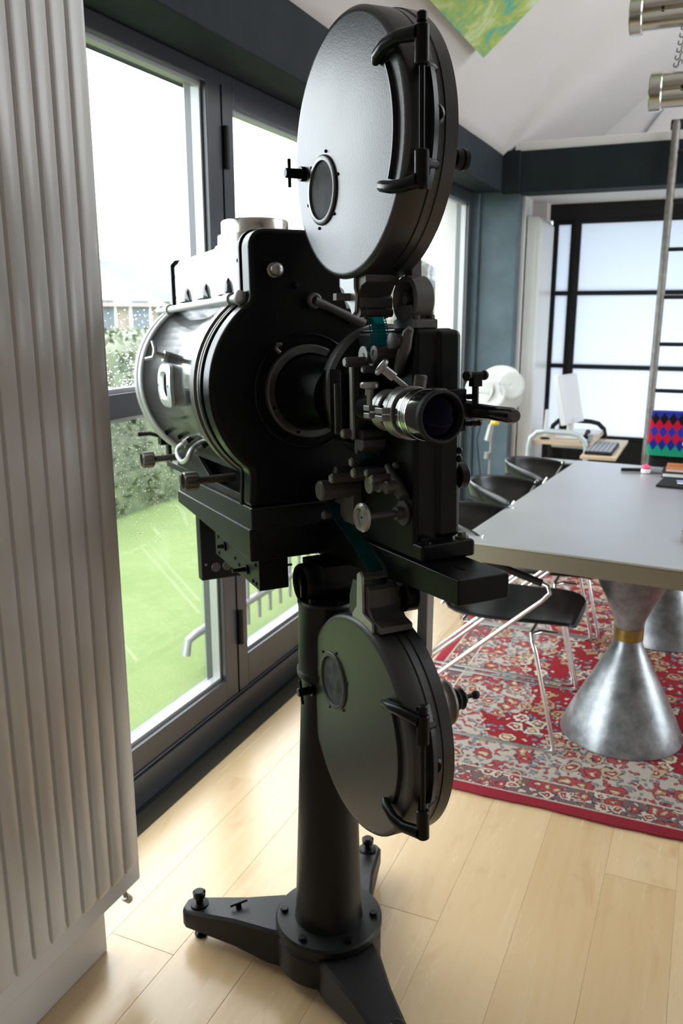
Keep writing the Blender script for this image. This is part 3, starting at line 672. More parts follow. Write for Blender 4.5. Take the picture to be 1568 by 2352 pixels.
# carriage below the drum with cut-outs
cg = PP(MB().box(-.76, -.14, -.085, .085, -.078, .01), 'lamp_carriage', 'void')  # core coloured black as the shade behind the cut-outs
for s_ in (-1, 1):
    def qd(p): return [(x, z) for x, z in p]
    y0, y1 = (-.122, -.112) if s_ < 0 else (.112, .122)
    mm = MB()
    for poly in ([(-.77, -.016), (-.10, -.016), (-.10, .006), (-.77, .006)], [(-.77, -.078), (-.10, -.078), (-.10, -.062), (-.77, -.062)], [(-.77, -.062), (-.745, -.062), (-.745, -.016), (-.77, -.016)],
                 [(-.66, -.062), (-.36, -.062), (-.47, -.016), (-.62, -.016)], [(-.135, -.062), (-.10, -.062), (-.10, -.016), (-.16, -.016)]):
        mm.prism(qd(poly), 1, y0, y1)
    PP(mm, 'carriage_side', 'dullblack', cg, bev=.0015)
for (x, z, y1) in ((-.648, -.040, -.205), (-.262, -.042, -.205)):
    k = PP(MB().cyl((x, -.10, z + .001), (x, y1 + .02, z), .0085, n=14), 'adjuster_rod', 'bronze', cg)
    mm = MB(); prof = []; nn = 40; a_, e1, e2 = basis(Y_); rows = []
    for (h, r_) in ((0, .006), (0, .017), (-.003, .021), (-.028, .021), (-.031, .018), (-.031, .0165), (-.012, .0155), (-.010, 0)):
        row = []
        for i in range(nn):
            rr = r_ * (1.0 if (i % 4 < 2 or r_ < .0205) else .93); th = 2 * pi * i / nn; row.append(Vector((x, y1 + .02 + h, z)) + (e1 * cos(th) + e2 * sin(th)) * max(rr, 1e-5))
        rows.append(row + [row[0]])
    mm.grid(rows); PP(mm, 'knurled_knob', 'bronze', k, sharp=30)
PP(MB().tube(smooth([(-.56, -.118, .004), (-.562, -.132, .003), (-.567, -.143, -.008), (-.555, -.147, -.024), (-.515, -.148, -.034), (-.475, -.147, -.024), (-.461, -.143, -.008), (-.466, -.132, .003), (-.466, -.118, .004)], 5), .0062, 10)
   .cyl((-.56, -.128, .003), (-.56, -.116, .004), .010, n=10).cyl((-.466, -.128, .003), (-.466, -.116, .004), .010, n=10), 'loop_handle', 'alupaint', cg)
PP(MB().box(-.80, -.765, -.135, -.115, -.02, .012).tube([(-.79, -.135, .004), (-.80, -.155, .010), (-.81, -.185, .008)], .006, 8), 'rear_catch', 'black', cg)
for x in (-.62, -.50, -.42, -.30, -.2): PP(MB().cyl((x, -.153, .028), (x, -.158, .026), .006, n=8), 'drum_stud', 'void', lh)

# ---- shutter housing (disc behind the gate)
PP(MB().lathe((.055, .085, .150), X_, [(0, .114), (.004, .122), (.010, .125), (.034, .125), (.042, .118), (.044, 0)], 64), 'shutter_housing', 'satin')
# ---- gear case
gc = PP(MB().box(.095, .298, .020, .100, -.118, .262), 'gear_case', 'black', bev=.010, seg=3)
PP(MB().box(.20, .304, .058, .108, -.086, .260), 'gear_cover', 'black', gc, bev=.012, seg=3)
ft = PP(MB().box(.15, .322, .020, .126, -.118, -.088), 'case_foot', 'black', gc, bev=.006)
for (x, y) in ((.305, .035), (.300, .112)): PP(MB().cyl((x, y, -.088), (x, y, -.078), .008, n=6).cyl((x, y, -.088), (x, y, -.085), .012, n=12), 'foot_bolt', 'bronze' if y > .1 else 'black', ft)
PP(MB().lathe((.29, .106, .018), Y_, [(0, .022), (.014, .022), (.020, .016), (.022, 0)], 24), 'side_wheel', 'black', gc)
PP(MB().sphere((.302, .104, .062), .006).sphere((.302, .104, .048), .006), 'cover_screw', 'black', gc)
# magazine bracket: ringed boss on a bolted foot, strap up to the magazine
bw = PP(MB().lathe((.250, .028, .308), Y_, [(.028, 0), (.026, .028), (.002, .0305), (0, .032), (0, .036), (.003, .0385), (.034, .0385), (.037, .036), (.037, 0)], 40), 'magazine_bracket', 'cast')
PP(MB().prism([(.215, .262), (.288, .262), (.288, .276), (.276, .279), (.274, .30), (.226, .30), (.226, .279), (.215, .276)], 1, .028, .070), 'bracket_foot', 'cast', bw, bev=.002)
for k in range(4):
    a = radians(45 + 90 * k) + .3; PP(MB().cyl((.25, .046, .308), (.25 + .029 * cos(a), .046, .308 + .029 * sin(a)), .004, n=8), 'bracket_spoke', 'cast', bw)
PP(MB().lathe((.25, .0535, .308), Y_, [(0, .027), (-.0004, 0)], 30), 'bracket_shade', 'void', bw)  # black disc standing in for shade at the bottom of the boss
PP(MB().cyl((.25, .03, .308), (.25, .055, .308), .008, n=12), 'bracket_axle', 'cast', bw)
PP(MB().prism([(.222, .335), (.246, .335), (.242, .42), (.218, .42)], 1, .046, .066), 'bracket_strap', 'cast', bw, bev=.002)
for (x, y) in ((.222, .036), (.281, .036), (.281, .063)): PP(MB().cyl((x, y, .276), (x, y, .283), .005, n=6), 'bracket_bolt', 'cast', bw)
# lower bracket
lb = PP(MB().prism([(.262, -.158), (.292, -.158), (.285, -.30), (.252, -.30)], 1, .050, .064), 'lower_bracket', 'alupaint', bev=.002)
PP(MB().lathe((.235, .028, -.195), Y_, [(.022, 0), (.020, .022), (0, .023), (0, .029), (.002, .031), (.03, .031), (.03, 0)], 28), 'lower_boss', 'black', lb)
PP(MB().cyl((.235, .028, -.195), (.235, .052, -.195), .007, n=10).cyl((.30, .045, -.166), (.30, .09, -.166), .012, n=12), 'lower_axle', 'black', lb)

# ---- magazines
def magazine(cz, cx, window_c, lockp, hz0, hz1, mat, barang):
    R = .203
    mg = PP(MB().lathe((cx, 0, cz), (0, -1, 0), [(-.042, 0), (-.042, R - .01), (-.042, R - .006), (-.038, R), (-.004, R), (-.003, R - .0022), (-.001, R - .0022), (0, R), (.036, R - .001), (.0405, R - .0045), (.042, R - .010), (.042, R - .0125), (.042, .1), (.042, 0)], 128), 'magazine', mat)
    PP(MB().lathe((cx, 0, cz), (0, 1, 0), [(.018, R - .001), (.019, R + .002), (.040, R + .002), (.042, R - .001)], 128, closed=True), 'magazine_band', 'wrinkle', mg)
    wx, wz = window_c
    wr = PP(MB().lathe((wx, -.042, wz), (0, -1, 0), [(0, .057), (.003, .0565), (.0045, .054), (.0045, .048), (.0015, .0465), (0, .0465)], 48, closed=True), 'inspection_ring', mat, mg)
    PP(MB().lathe((wx, -.042, wz), (0, -1, 0), [(.0006, .0466), (.0012, 0)], 40), 'inspection_window', 'dusty', mg)
    for k in range(6):
        a = radians(75 + 60 * k); PP(MB().sphere((wx + .062 * cos(a), -.0425, wz + .062 * sin(a)), .0028, 8, 6), 'rivet', 'rubber', mg)
    lx, lz = lockp
    lk = PP(MB().cyl((lx, -.040, lz), (lx, -.078, lz), .0085, n=18, bev=.0015).cyl((lx, -.040, lz), (lx, -.050, lz), .0125, n=18), 'lock_spindle', 'black', mg)
    PP(MB().cyl((lx + barang * .024, -.070, lz - .024), (lx - barang * .024, -.070, lz + .024), .0032, n=10, bev=.001), 'lock_bar', 'black', lk)
    # sloping hinge housing on the rim
    zm = (hz0 + hz1) / 2; am = atan2(zm - cz, R); aw = (hz1 - hz0) / 2 / R * 1.04
    mm = MB(); rows = []; n = 24
    for k in range(n + 1):
        a = am - aw + 2 * aw * k / n
        def q(r, y): return (cx + r * cos(a), y, cz + r * sin(a))
        rows.append([q(.166, -.043), q(.1665, -.0475), q(.170, -.048), q(.176, -.040), q(.190, -.026), q(.208, -.014), q(.214, -.006), q(.210, .004), q(.2025, .004)])
    mm.grid(rows); hg = PP(mm, 'hinge_housing', 'black', mg, sharp=50)
    xr, yr = cx + .226, -.034
    PP(MB().cyl((xr, yr, hz0 - .012), (xr, yr, hz1 + .014), .0042, n=12).cyl((xr, yr, hz1 + .012), (xr, yr, hz1 + .026), .0075, n=14, bev=.002), 'hinge_pin', 'black', hg)
    for zz, s_ in ((hz1 - .004, 1), (hz0 + .004, -1)):
        xa = cx + sqrt(max(.001, .163 ** 2 - (zz - cz) ** 2))
        PP(MB().tube([(xa - .012, -.047, zz - .004 * s_), (xa + .002, -.052, zz), (xa + .03, -.054, zz + .006 * s_), ((xa + xr) / 2 + .012, -.050, zz + .008 * s_), (xr - .002, yr - .004, zz + .004 * s_)], [.0065, .0085, .009, .0095, .011], 12), 'hinge_arm', 'black', hg)
        PP(MB().cyl((xr, yr, zz - .036 if s_ > 0 else zz - .014), (xr, yr, zz + .014 if s_ > 0 else zz + .036), .0105, n=18, bev=.002), 'hinge_knuckle', 'black', hg)
        rr = R + .004; zl = zz - .02 * s_; xl = cx + sqrt(max(.001, R * R - (zl - cz) ** 2))
        PP(MB().tube([(xr, yr, zl), (xl + .010, -.016, zl - .004 * s_), (xl + .001, .0, zl - .006 * s_), (xl - .004, .010, zl - .006 * s_)], [.009, .010, .011, .009], 10), 'hinge_lug', 'black', hg)
    ab = atan2(zm - cz, R)
    PP(MB().lathe((cx + R * cos(ab), .0, cz + R * sin(ab)), (1, 0, 0), [(-.004, .017), (.004, .016), (.007, .011), (.004, .007)], 20), 'rim_boss', 'black', mg)
    return mg
M['dusty'] = simple('dusty_window', (.05, .055, .06), .75, spec=.35, var=.6, vscale=40)
mu = magazine(.547, .182, (.098, .497), (.020, .537), .462, .650, 'wrinkle', 0.0)
ml = magazine(-.443, .188, (.100, -.392), (.006, -.446), -.540, -.345, 'satin', .22)
mu['label'] = 'upper film magazine with bluish sky sheen'; ml['label'] = 'lower film magazine with greenish sheen'
# reel spindles behind the magazines
PP(MB().cyl((.182, .042, .547), (.182, .17, .547), .010, n=14).lathe((.182, .165, .547), Y_, [(0, .010), (.002, .018), (.010, .018), (.012, .0155), (.016, .0155), (.018, .018), (.026, .018), (.028, .014), (.028, 0)], 28), 'feed_spindle', 'black', mu)
tk = PP(MB().cyl((.188, .042, -.443), (.188, .20, -.443), .012, n=14).lathe((.188, .115, -.443), Y_, [(0, .02), (.004, .044), (.012, .046), (.020, .042), (.028, .042), (.036, .046), (.042, .044), (.046, .02)], 40), 'takeup_pulley', 'bronze', ml)
PP(MB().lathe((.188, .16, -.443), Y_, [(0, .018), (.006, .022), (.012, .018), (.018, .022), (.024, .018), (.03, .022), (.036, .014)], 24).cyl((.188, .19, -.443), (.188, .222, -.443), .0045, n=10).sphere((.188, .225, -.443), .009), 'takeup_clutch', 'rubber', tk)

# ---- fire traps (grey cast film gates of the magazines)
t1 = PP(MB().prism([(.130, .350), (.230, .350), (.230, .337), (.214, .332), (.202, .318), (.208, .314), (.208, .297), (.158, .297), (.144, .318), (.130, .336)], 1, -.030, .032), 'upper_fire_trap', 'cast', bev=.0015)
PP(MB().prism([(.146, .350), (.198, .350), (.198, .33), (.204, .318), (.200, .292), (.190, .286), (.181, .30), (.166, .312), (.160, .328), (.146, .334)], 1, -.036, -.031), 'trap_side', 'alupaint', t1, bev=.001)
PP(MB().lathe((.204, -.031, .290), Y_, [(0, .0075), (.009, .0075), (.009, .0095), (.014, .0095), (.014, .007), (.048, .007), (.048, .0095), (.053, .0095), (.053, .0075), (.062, .0075)], 20), 'trap_roller', 'cast', t1)
PP(MB().box(.172, .186, -.062, -.030, .310, .322), 'trap_lever', 'cast', t1, bev=.001)
t2 = PP(MB().prism([(.150, -.250), (.268, -.250), (.268, -.238), (.244, -.232), (.228, -.214), (.228, -.182), (.222, -.176), (.165, -.176), (.15, -.21)], 1, -.030, .034), 'lower_fire_trap', 'cast', bev=.0015)
PP(MB().prism([(.175, -.252), (.25, -.252), (.25, -.236), (.215, -.226), (.213, -.160), (.205, -.152), (.195, -.158), (.192, -.218), (.175, -.235)], 1, -.037, -.031), 'trap_side', 'alupaint', t2, bev=.001)
PP(MB().cyl((.205, -.031, -.164), (.205, .033, -.164), .008, n=16).cyl((.243, .02, -.166), (.243, .045, -.166), .010, n=14), 'trap_roller', 'cast', t2)
PP(MB().cyl((.222, -.031, -.243), (.222, -.035, -.243), .003, n=8).cyl((.234, -.031, -.244), (.234, -.035, -.244), .003, n=8), 'screw', 'bronze', t2)

# ---- film path parts on the operator side of the gear case
def stud(name, x, z, y0, y1, r, mat='cast', parent=gc, tip=True):
    o_ = PP(MB().cyl((x, y1, z), (x, y0, z), r, n=18, bev=r * .15), name, mat, parent)
    if tip: PP(MB().cyl((x, y0, z), (x, y0 - .0015, z), r * .75, n=18), 'stud_cap', 'silver', o_)
    return o_
sa = PP(MB().tube([(.300, .012, .262), (.294, .010, .255), (.290, .008, .235), (.276, .008, .212), (.262, .012, .196), (.252, .018, .190)], [.006, .009, .010, .010, .009, .008], 10), 'upper_roller_arm', 'cast')
PP(MB().cyl((.281, .012, .243), (.281, -.008, .243), .011, n=18).lathe((.281, -.008, .243), (0, -1, 0), [(0, .0135), (.006, .0135), (.0075, .010)], 6), 'arm_roller', 'cast', sa)
PP(MB().cyl((.245, .02, .224), (.245, -.022, .224), .0095, n=18).lathe((.245, -.022, .224), (0, -1, 0), [(-.004, .0125), (.003, .0125), (.004, .006), (.002, .004)], 18), 'pad_roller', 'cast', sa)
us = PP(MB().lathe((.200, .02, .219), (0, -1, 0), [(0, .013), (.022, .013), (.022, .0165), (.026, .0165), (.026, .013), (.038, .013), (.038, .0165), (.042, .0165), (.042, .006), (.044, .005)], 28), 'feed_sprocket', 'silver')
stud('gate_stud', .205, .210, -.058, -.018, .0085, parent=pj); stud('small_stud', .226, .198, -.036, .012, .006, parent=pj)
gp = PP(MB().prism([(-.028, .075), (-.014, .075), (-.014, .205), (-.028, .205)], 0, .163, .172).prism([(.014, .075), (.026, .075), (.026, .205), (.014, .205)], 0, .163, .172)
        .prism([(-.014, .158), (.014, .158), (.014, .205), (-.014, .205)], 0, .163, .172).prism([(-.014, .075), (.014, .075), (.014, .122), (-.014, .122)], 0, .163, .172), 'film_gate', 'cast', bev=.001)
PP(MB().box(.166, .178, -.032, -.027, .078, .206), 'gate_rail', 'silver', gp, bev=.001)
PP(MB().box(.095, .160, -.030, .022, .070, .195), 'gate_backing', 'void', gp)
for k, (x, z0, z1) in enumerate(((.150, .082, .190), (.138, .085, .172))):
    PP(MB().box(x, x + .006, -.042 - .006 * k, -.028, z0, z1), 'gate_slat', 'cast' if k else 'black', gp, bev=.001)
for k in range(6): PP(MB().box(.098 + .008 * k, .102 + .008 * k, -.036, -.03, .08, .196), 'cooling_fin', 'black', gp)
stud('gate_stud', .165, .087, -.045, .012, .0085, parent=pj)
PP(MB().cyl((.185, -.02, .084), (.185, .02, .084), .010, n=16), 'gate_roller', 'cast', gp)
PP(MB().prism([(.172, .078), (.205, .078), (.205, .066), (.197, .058), (.185, .06), (.178, .050), (.170, .058)], 1, -.026, .018), 'gate_bracket', 'cast', gp, bev=.0015)
# lower film path
stud('guide_roller', .165, .036, -.030, .02, .0085, parent=pj); stud('guide_roller', .180, .019, -.034, .02, .0095, parent=pj)
stud('guide_roller', .222, .024, -.030, .02, .007, parent=pj); stud('guide_roller', .244, .016, -.032, .012, .0085, parent=pj)
PP(MB().cyl((.096, .02, -.022), (.096, -.062, -.022), .0185, n=28, bev=.003), 'intermittent_housing', 'bronze')
stud('guide_roller', .100, .014, -.030, .02, .007, 'bronze', parent=pj, tip=False); stud('guide_roller', .128, .004, -.052, .015, .009, 'bronze', parent=pj)
PP(MB().lathe((.20, .02, .0), (0, -1, 0), [(0, .012), (.012, .012), (.012, .0155), (.016, .0155), (.016, .012), (.030, .012), (.030, .0155), (.034, .0155), (.034, 0)], 24), 'holdback_sprocket', 'silver')
PP(MB().box(.02, .075, .0, .02, -.06, .0).box(.055, .11, .0, .02, -.09, -.03), 'mount_plate', 'bronze', bev=.002)
ra_ = PP(MB().tube([(.222, .012, .034), (.238, .010, .022), (.262, .008, .004), (.280, .010, -.012)], [.006, .009, .012, .010], 10), 'lower_roller_arm', 'cast')
PP(MB().cyl((.262, .012, .004), (.262, -.016, .004), .011, n=18, bev=.002), 'arm_roller', 'cast', ra_)
PP(MB().sphere((.250, .012, .038), .006), 'arm_pin', 'cast', ra_)
for (x, z) in ((.0, -.048), (.022, -.048), (.022, -.085)): stud('terminal_nut', x, z, -.02, .03, .0085, 'bronze', parent=pj)
PP(MB().box(-.06, .05, .02, .10, -.10, -.02), 'motor_housing', 'black', bev=.01)
# hand wheel
hw = PP(MB().cyl((.262, .02, -.042), (.262, .004, -.042), .0115, n=20).cyl((.262, .004, -.042), (.262, -.055, -.042), .006, n=16).lathe((.262, .020, -.042), (0, -1, 0), [(0, .022), (.003, .022), (.004, .012)], 28), 'hand_wheel', 'cast')
PP(MB().lathe((.262, -.052, -.042), (0, -1, 0), [(0, .006), (.001, .020), (.004, .0245), (.009, .0245), (.013, .021), (.012, .0165), (.008, .0145), (.008, 0)], 36), 'wheel_rim', 'silver', hw)
PP(MB().cyl((.262, -.060, -.042), (.262, -.0606, -.042), .002, n=8), 'wheel_pin', 'void', hw)

# ---- lens
LZ2 = .131
ln = PP(MB().lathe((0, 0, LZ2), X_, [(.180, .022), (.182, .029), (.295, .031), (.333, .034), (.335, .0385), (.400, .0392), (.402, .0385), (.402, .030), (.40, 0)], 56), 'projection_lens', 'lacquer', label='black projection lens with chrome band')
PP(MB().lathe((0, 0, LZ2), X_, [(.345, .0386), (.345, .0394), (.368, .0396), (.368, .0388)], 56, closed=True), 'lens_band', 'chrome', ln)
PP(MB().lathe((0, 0, LZ2), X_, [(.399, .0392), (.4, .0398), (.411, .0398), (.413, .0385), (.413, .0355), (.404, .0335), (.400, .0335)], 56, closed=True), 'front_rim', 'rubber', ln)
for xx in (.352, .357, .362): PP(MB().lathe((0, 0, LZ2), X_, [(xx, .0393), (xx, .0398), (xx + .0012, .0398), (xx + .0012, .0393)], 56, closed=True), 'engraved_line', 'void', ln)
PP(MB().lathe((0, 0, LZ2), X_, [(.4025, .0335), (.4055, .026), (.4078, .014), (.4084, 0)], 48), 'front_element', 'lens', ln)
for (x0, x1, r_) in ((.246, .272, .0345), (.300, .330, .0425)):
    cr = PP(MB().lathe((0, 0, LZ2), X_, [(x0, r_ - .006), (x0, r_ - .001), (x0 + .001, r_), ((x0 + x1) / 2 - .001, r_), ((x0 + x1) / 2, r_ - .0008), ((x0 + x1) / 2 + .001, r_), (x1 - .001, r_), (x1, r_ - .001), (x1, r_ - .006)], 56, closed=True), 'lens_clamp', 'silver', ln)
    for s_ in (0, 1):
        z0 = LZ2 + .0015 + s_ * -.012
        PP(MB().box(x0 + .002, x1 - .004, -r_ - .013, -r_ + .004, z0, z0 + .009), 'clamp_ear', 'silver', cr, bev=.0015)
    PP(MB().cyl(((x0 + x1) / 2, -r_ - .007, LZ2 + .010), ((x0 + x1) / 2, -r_ - .007, LZ2 + .014), .003, n=8), 'clamp_screw', 'void', cr)
k1 = PP(MB().cyl((.262, -.043, .139), (.262, -.043, .172), .0045, n=12).cyl((.262, -.043, .158), (.262, -.043, .168), .007, n=12), 'clamp_knob', 'silver', ln)
PP(MB().lathe((.262, -.043, .168), Z_, [(0, .008), (.001, .0135), (.003, .0155), (.008, .0155), (.011, .013), (.011, .008), (.009, 0)], 24), 'knob_head', 'silver', k1)
kb, kt = Vector((.318, -.004, .170)), Vector((.306, -.040, .200)); kd = (kt - kb).normalized()
k2 = PP(MB().cyl(kb, kt, .0042, n=12).cyl(kb + kd * .028, kt, .0075, n=12), 'focus_knob', 'silver', ln)
PP(MB().lathe(kt, kd, [(0, .008), (.001, .0125), (.003, .0145), (.007, .0145), (.009, .012), (.008, .009), (.006, .008), (.006, 0)], 28), 'knob_head', 'silver', k2)
PP(MB().cyl((.318, .016, .165), (.318, .020, .190), .0105, n=16, bev=.002), 'lens_boss', 'cast', ln)
PP(MB().box(.30, .334, .034, .06, .095, .168), 'lens_bracket', 'cast', ln, bev=.003)
# framing handle on the far side
fh = PP(MB().box(.29, .318, .06, .108, .095, .165), 'handle_bracket', 'black', bev=.003)
PP(MB().cyl((.318, .1, .131), (.335, .1, .131), .016, n=20).tube([(.33, .1, .131), (.36, .1, .131), (.40, .1, .131), (.448, .1, .130), (.456, .1, .130)], [.0115, .0125, .0115, .0125, .009], 18), 'grip_bar', 'lacquer', fh)
tk2 = PP(MB().cyl((.352, .1, .131), (.352, .1, .184), .0055, n=12).box(.345, .359, .092, .108, .170, .186), 'tee_screw', 'black', fh)
PP(MB().cyl((.352, .083, .187), (.352, .117, .187), .0065, n=12, bev=.002).sphere((.352, .116, .187), .008).sphere((.352, .084, .187), .008), 'tee_bar', 'black', tk2)
for (x, z) in ((.322, .152), (.322, .108), (.334, .110)): PP(MB().cyl((x, .105, z), (x + .003, .118, z), .0045, n=8).sphere((x + .003, .118, z), .0055, 8, 6), 'bracket_screw', 'black', fh)

# ---- threaded film : a loose thing, real perforations
def film(path):
    pts = smooth(path, 40); L = [0]
    for a, b in zip(pts, pts[1:]): L.append(L[-1] + (b - a).length)
    def at_(s):
        for i in range(len(L) - 1):
            if L[i + 1] >= s: f = (s - L[i]) / max(1e-9, L[i + 1] - L[i]); return pts[i].lerp(pts[i + 1], f)
        return pts[-1]
    mm = MB(); ys = [-.0175, -.0155, -.0127, .0127, .0155, .0175]; s = 0; rows = []; hole = []
    while s < L[-1] - .005:
        rows.append(at_(s)); hole.append(False); rows.append(at_(s + .0025)); hole.append(True); s += .00475
    vs = [(p.x, y, p.z) for p in rows for y in ys]; fs = []
    for i in range(len(rows) - 1):
        for j in range(5):
            if hole[i] and j in (1, 3): continue
            fs.append((i * 6 + j, i * 6 + j + 1, (i + 1) * 6 + j + 1, (i + 1) * 6 + j))
    return mm.add(vs, fs)
fm = film([(.196, 0, .345), (.198, 0, .305), (.204, 0, .287), (.214, 0, .270), (.220, 0, .25), (.220, 0, .24), (.2085, 0, .2345), (.190, 0, .232), (.183, 0, .217), (.176, 0, .20), (.1745, 0, .15), (.1745, 0, .08), (.176, 0, .055),
           (.170, 0, .026), (.150, 0, .018), (.115, 0, .003), (.075, 0, -.005), (.040, 0, -.025), (.032, 0, -.055), (.06, 0, -.082), (.105, 0, -.104), (.155, 0, -.128), (.198, 0, -.152), (.2145, 0, -.176), (.2145, 0, -.24)])
fo = fm.xf(PMX).build('film_strip', 'film', org=(PB.x + .1, PB.y, 1.1), sharp=180, solid=.0002)
tag(fo, 'teal perforated film strip threaded through the projector between its two magazines', 'film')

#@@INTERIOR
# ================================================================== INTERIOR
# rug
rg = MB(); nx = 60; rr = random.Random(2); rows = []
rows = [[(-1.0 + 2 * HX * i / nx, 2.355 + 2 * HY * j / 2 + ((rr.uniform(-.006, .003)) if j == 0 else 0), .007) for i in range(nx + 1)] for j in range(3)]
rg.grid(rows); bnd = rg.build('persian_rug', 'rug', org=(-1.0 + HX, 2.355 + HY, .004), sharp=180, solid=.006)
tag(bnd, 'red Persian rug with cream floral border under the steel table', 'rug')

# table
TR = Matrix.Translation((-.735, 2.65, 0)) @ Matrix.Rotation(radians(-4.6), 4, 'Z')
tb_ = empty('dining_table', TR @ Vector((.53, .9, 0)), 'long brushed steel table on conical aluminium pedestals', 'table')
def TT(mb, name, mat, parent=tb_, **kw): return mb.xf(TR).build(name, mat, parent, **kw)
TT(MB().box(0, 1.08, 0, 1.76, .742, .75), 'tabletop', 'steel', bev=.002)
TT(MB().box(.002, 1.078, .002, 1.758, .682, .7415), 'table_apron', 'steeledge', bev=.003)
for k, yy in enumerate((.345, 1.40)):
    o_ = Vector((.525, yy, 0))
    pd = TT(MB().lathe(o_, Z_, [(.009, .206), (.014, .213), (.02, .212), (.10, .178), (.22, .118), (.32, .068), (.355, .052), (.375, .048)], 64), 'pedestal', 'cone')
    TT(MB().lathe(o_, Z_, [(.372, .048), (.374, .051), (.418, .051), (.42, .048)], 40), 'pedestal_collar', 'brass', pd)
    TT(MB().lathe(o_, Z_, [(.418, .049), (.45, .054), (.52, .085), (.60, .125), (.665, .16), (.683, .165)], 64), 'pedestal_flare', 'cone', pd)

# chairs: moulded black shell on a chrome sled
def chair(cy, label):
    c = empty('dining_chair', (-.62, cy, .008), label, 'chair', 'black chairs along the window side of the table')
    x0, z0 = -.62, .008
    prof = [(.27, .405, .12), (.262, .425, .165), (.22, .437, .195), (.10, .432, .205), (-.06, .425, .205), (-.15, .43, .20), (-.205, .465, .185), (-.235, .53, .165), (-.255, .62, .17), (-.275, .70, .215), (-.285, .755, .245), (-.288, .785, .235)]
    rows = []; n = 16
    for (px_, pz, hw_) in prof:
        row = []
        for k in range(n + 1):
            u = -1 + 2 * k / n
            up = max(0, (pz - .45) / .34)
            dx = (.05 + .20 * up) * abs(u) ** 2.2 * min(1, up * 3); dz = .012 * abs(u) ** 2 * (1 if pz < .46 else 0) - .04 * up * abs(u) ** 3
            row.append((x0 + px_ + dx, cy + u * hw_, z0 + pz + dz))
        rows.append(row)
    MB().grid(rows).build('seat_shell', 'leather', c, sharp=180, solid=.012, subd=1)
    # chrome edge on the wings
    for s in (0, -1):
        ed = [r[s] for r in rows[6:]]; MB().tube([Vector(p) + Vector((0, (-.002 if s == 0 else .002), 0)) for p in ed], .006, 8).build('shell_trim', 'chrome', c)
    for s in (-1, 1):
        y = cy + s * .265
        MB().tube([(x0 + .215, y - s * .09, z0 + .405), (x0 + .16, y - s * .08, z0 + .41), (x0 + .135, y - s * .035, z0 + .412), (x0 + .145, y - s * .01, z0 + .395), (x0 + .16, y, z0 + .36), (x0 + .235, y, z0 + .04), (x0 + .238, y, z0 + .014), (x0 + .215, y, z0 + .006), (x0 + .19, y, z0 + .006),
                   (x0 - .36, y, z0 + .006), (x0 - .385, y, z0 + .012), (x0 - .38, y, z0 + .035), (x0 - .36, y, z0 + .06), (x0 + .17, y + s * .0, z0 + .55), (x0 + .195, y - s * .004, z0 + .578), (x0 + .185, y - s * .012, z0 + .60), (x0 + .16, y - s * .018, z0 + .607)], .0078, 10).build('sled_leg', 'chrome', c)
        MB().tube([(x0 + .165, y - s * .018, z0 + .606), (x0 + .06, y - s * .02, z0 + .635), (x0 - .06, y - s * .02, z0 + .68), (x0 - .15, y - s * .025, z0 + .715), (x0 - .24, y - s * .07, z0 + .735)], .0125, 10).build('armrest', 'rubber', c)
    MB().cyl((x0 + .13, cy - .23, z0 + .408), (x0 + .13, cy + .23, z0 + .408), .007, n=10).cyl((x0 - .12, cy - .19, z0 + .408), (x0 - .12, cy + .19, z0 + .408), .007, n=10).build('seat_bar', 'chrome', c)
    return c
c1 = chair(2.96, 'black shell chair on a chrome sled base, nearest the projector')
copy_tree(c1, (-.02, .575, 0), 0, 'black shell chair on a chrome sled base, middle of the three by the window')
copy_tree(c1, (.01, 1.13, 0), 0, 'black shell chair on a chrome sled base, nearest the computer cart')

# things on the table
def flat(name, mat, cx, cy, z, sx, sy, h, rot, label, cat, bev=.001, group=None):
    R = Matrix.Translation((cx, cy, z)) @ Matrix.Rotation(radians(rot), 4, 'Z')
    o = MB().box(-sx / 2, sx / 2, -sy / 2, sy / 2, 0, h).xf(R).build(name, mat, org=(cx, cy, z), bev=bev); return tag(o, label, cat, group)
pn = empty('marker_pen', (-.30, 4.18, .7515), 'black marker pen lying on the far end of the steel table', 'pen')
R = Matrix.Translation((-.30, 4.18, .7515)) @ Matrix.Rotation(radians(18), 4, 'Z')
MB().cyl((-.06, 0, .009), (.05, 0, .009), .009, n=12, bev=.002).xf(R).build('barrel', 'rubber', pn); MB().cyl((.05, 0, .009), (.075, 0, .009), .0085, n=12, bev=.002).xf(R).build('cap', 'greyplastic', pn)
sh_ = empty('pencil_sharpener', (-.245, 4.16, .7515), 'small round pink sharpener beside the black marker pen', 'sharpener')
MB().lathe((-.245, 4.16, .7515), Z_, [(0, .016), (.003, .021), (.016, .022), (.022, .018)], 20).build('body', 'paperwhite', sh_); MB().lathe((-.245, 4.16, .7515), Z_, [(.0215, .019), (.03, .021), (.038, .016), (.042, .006)], 20).build('lid', 'pink', sh_)
flat('cable_pouch', 'greyplastic', -.19, 4.20, .7515, .11, .05, .012, 10, 'flat grey-violet pouch lying right of the pink sharpener', 'pouch', .004)
bk = empty('hardback_book', (-.06, 4.17, .7515), 'thick white hardback book under the orange one on the table', 'book')
MB().box(-.17, .07, 4.08, 4.26, .7515, .7555).box(-.17, .07, 4.08, 4.26, .7715, .7755).build('cover', 'rubber', bk); MB().box(-.166, .066, 4.083, 4.257, .756, .771).build('page_block', 'paperwhite', bk)
bk = empty('hardback_book', (-.05, 4.19, .7765), 'slim orange book on top of the white hardback', 'book')
MB().box(-.155, .065, 4.10, 4.27, .7765, .779).box(-.155, .065, 4.10, 4.27, .788, .7905).build('cover', 'orange', bk); MB().box(-.151, .061, 4.102, 4.266, .7792, .7878).build('page_block', 'paperwhite', bk)
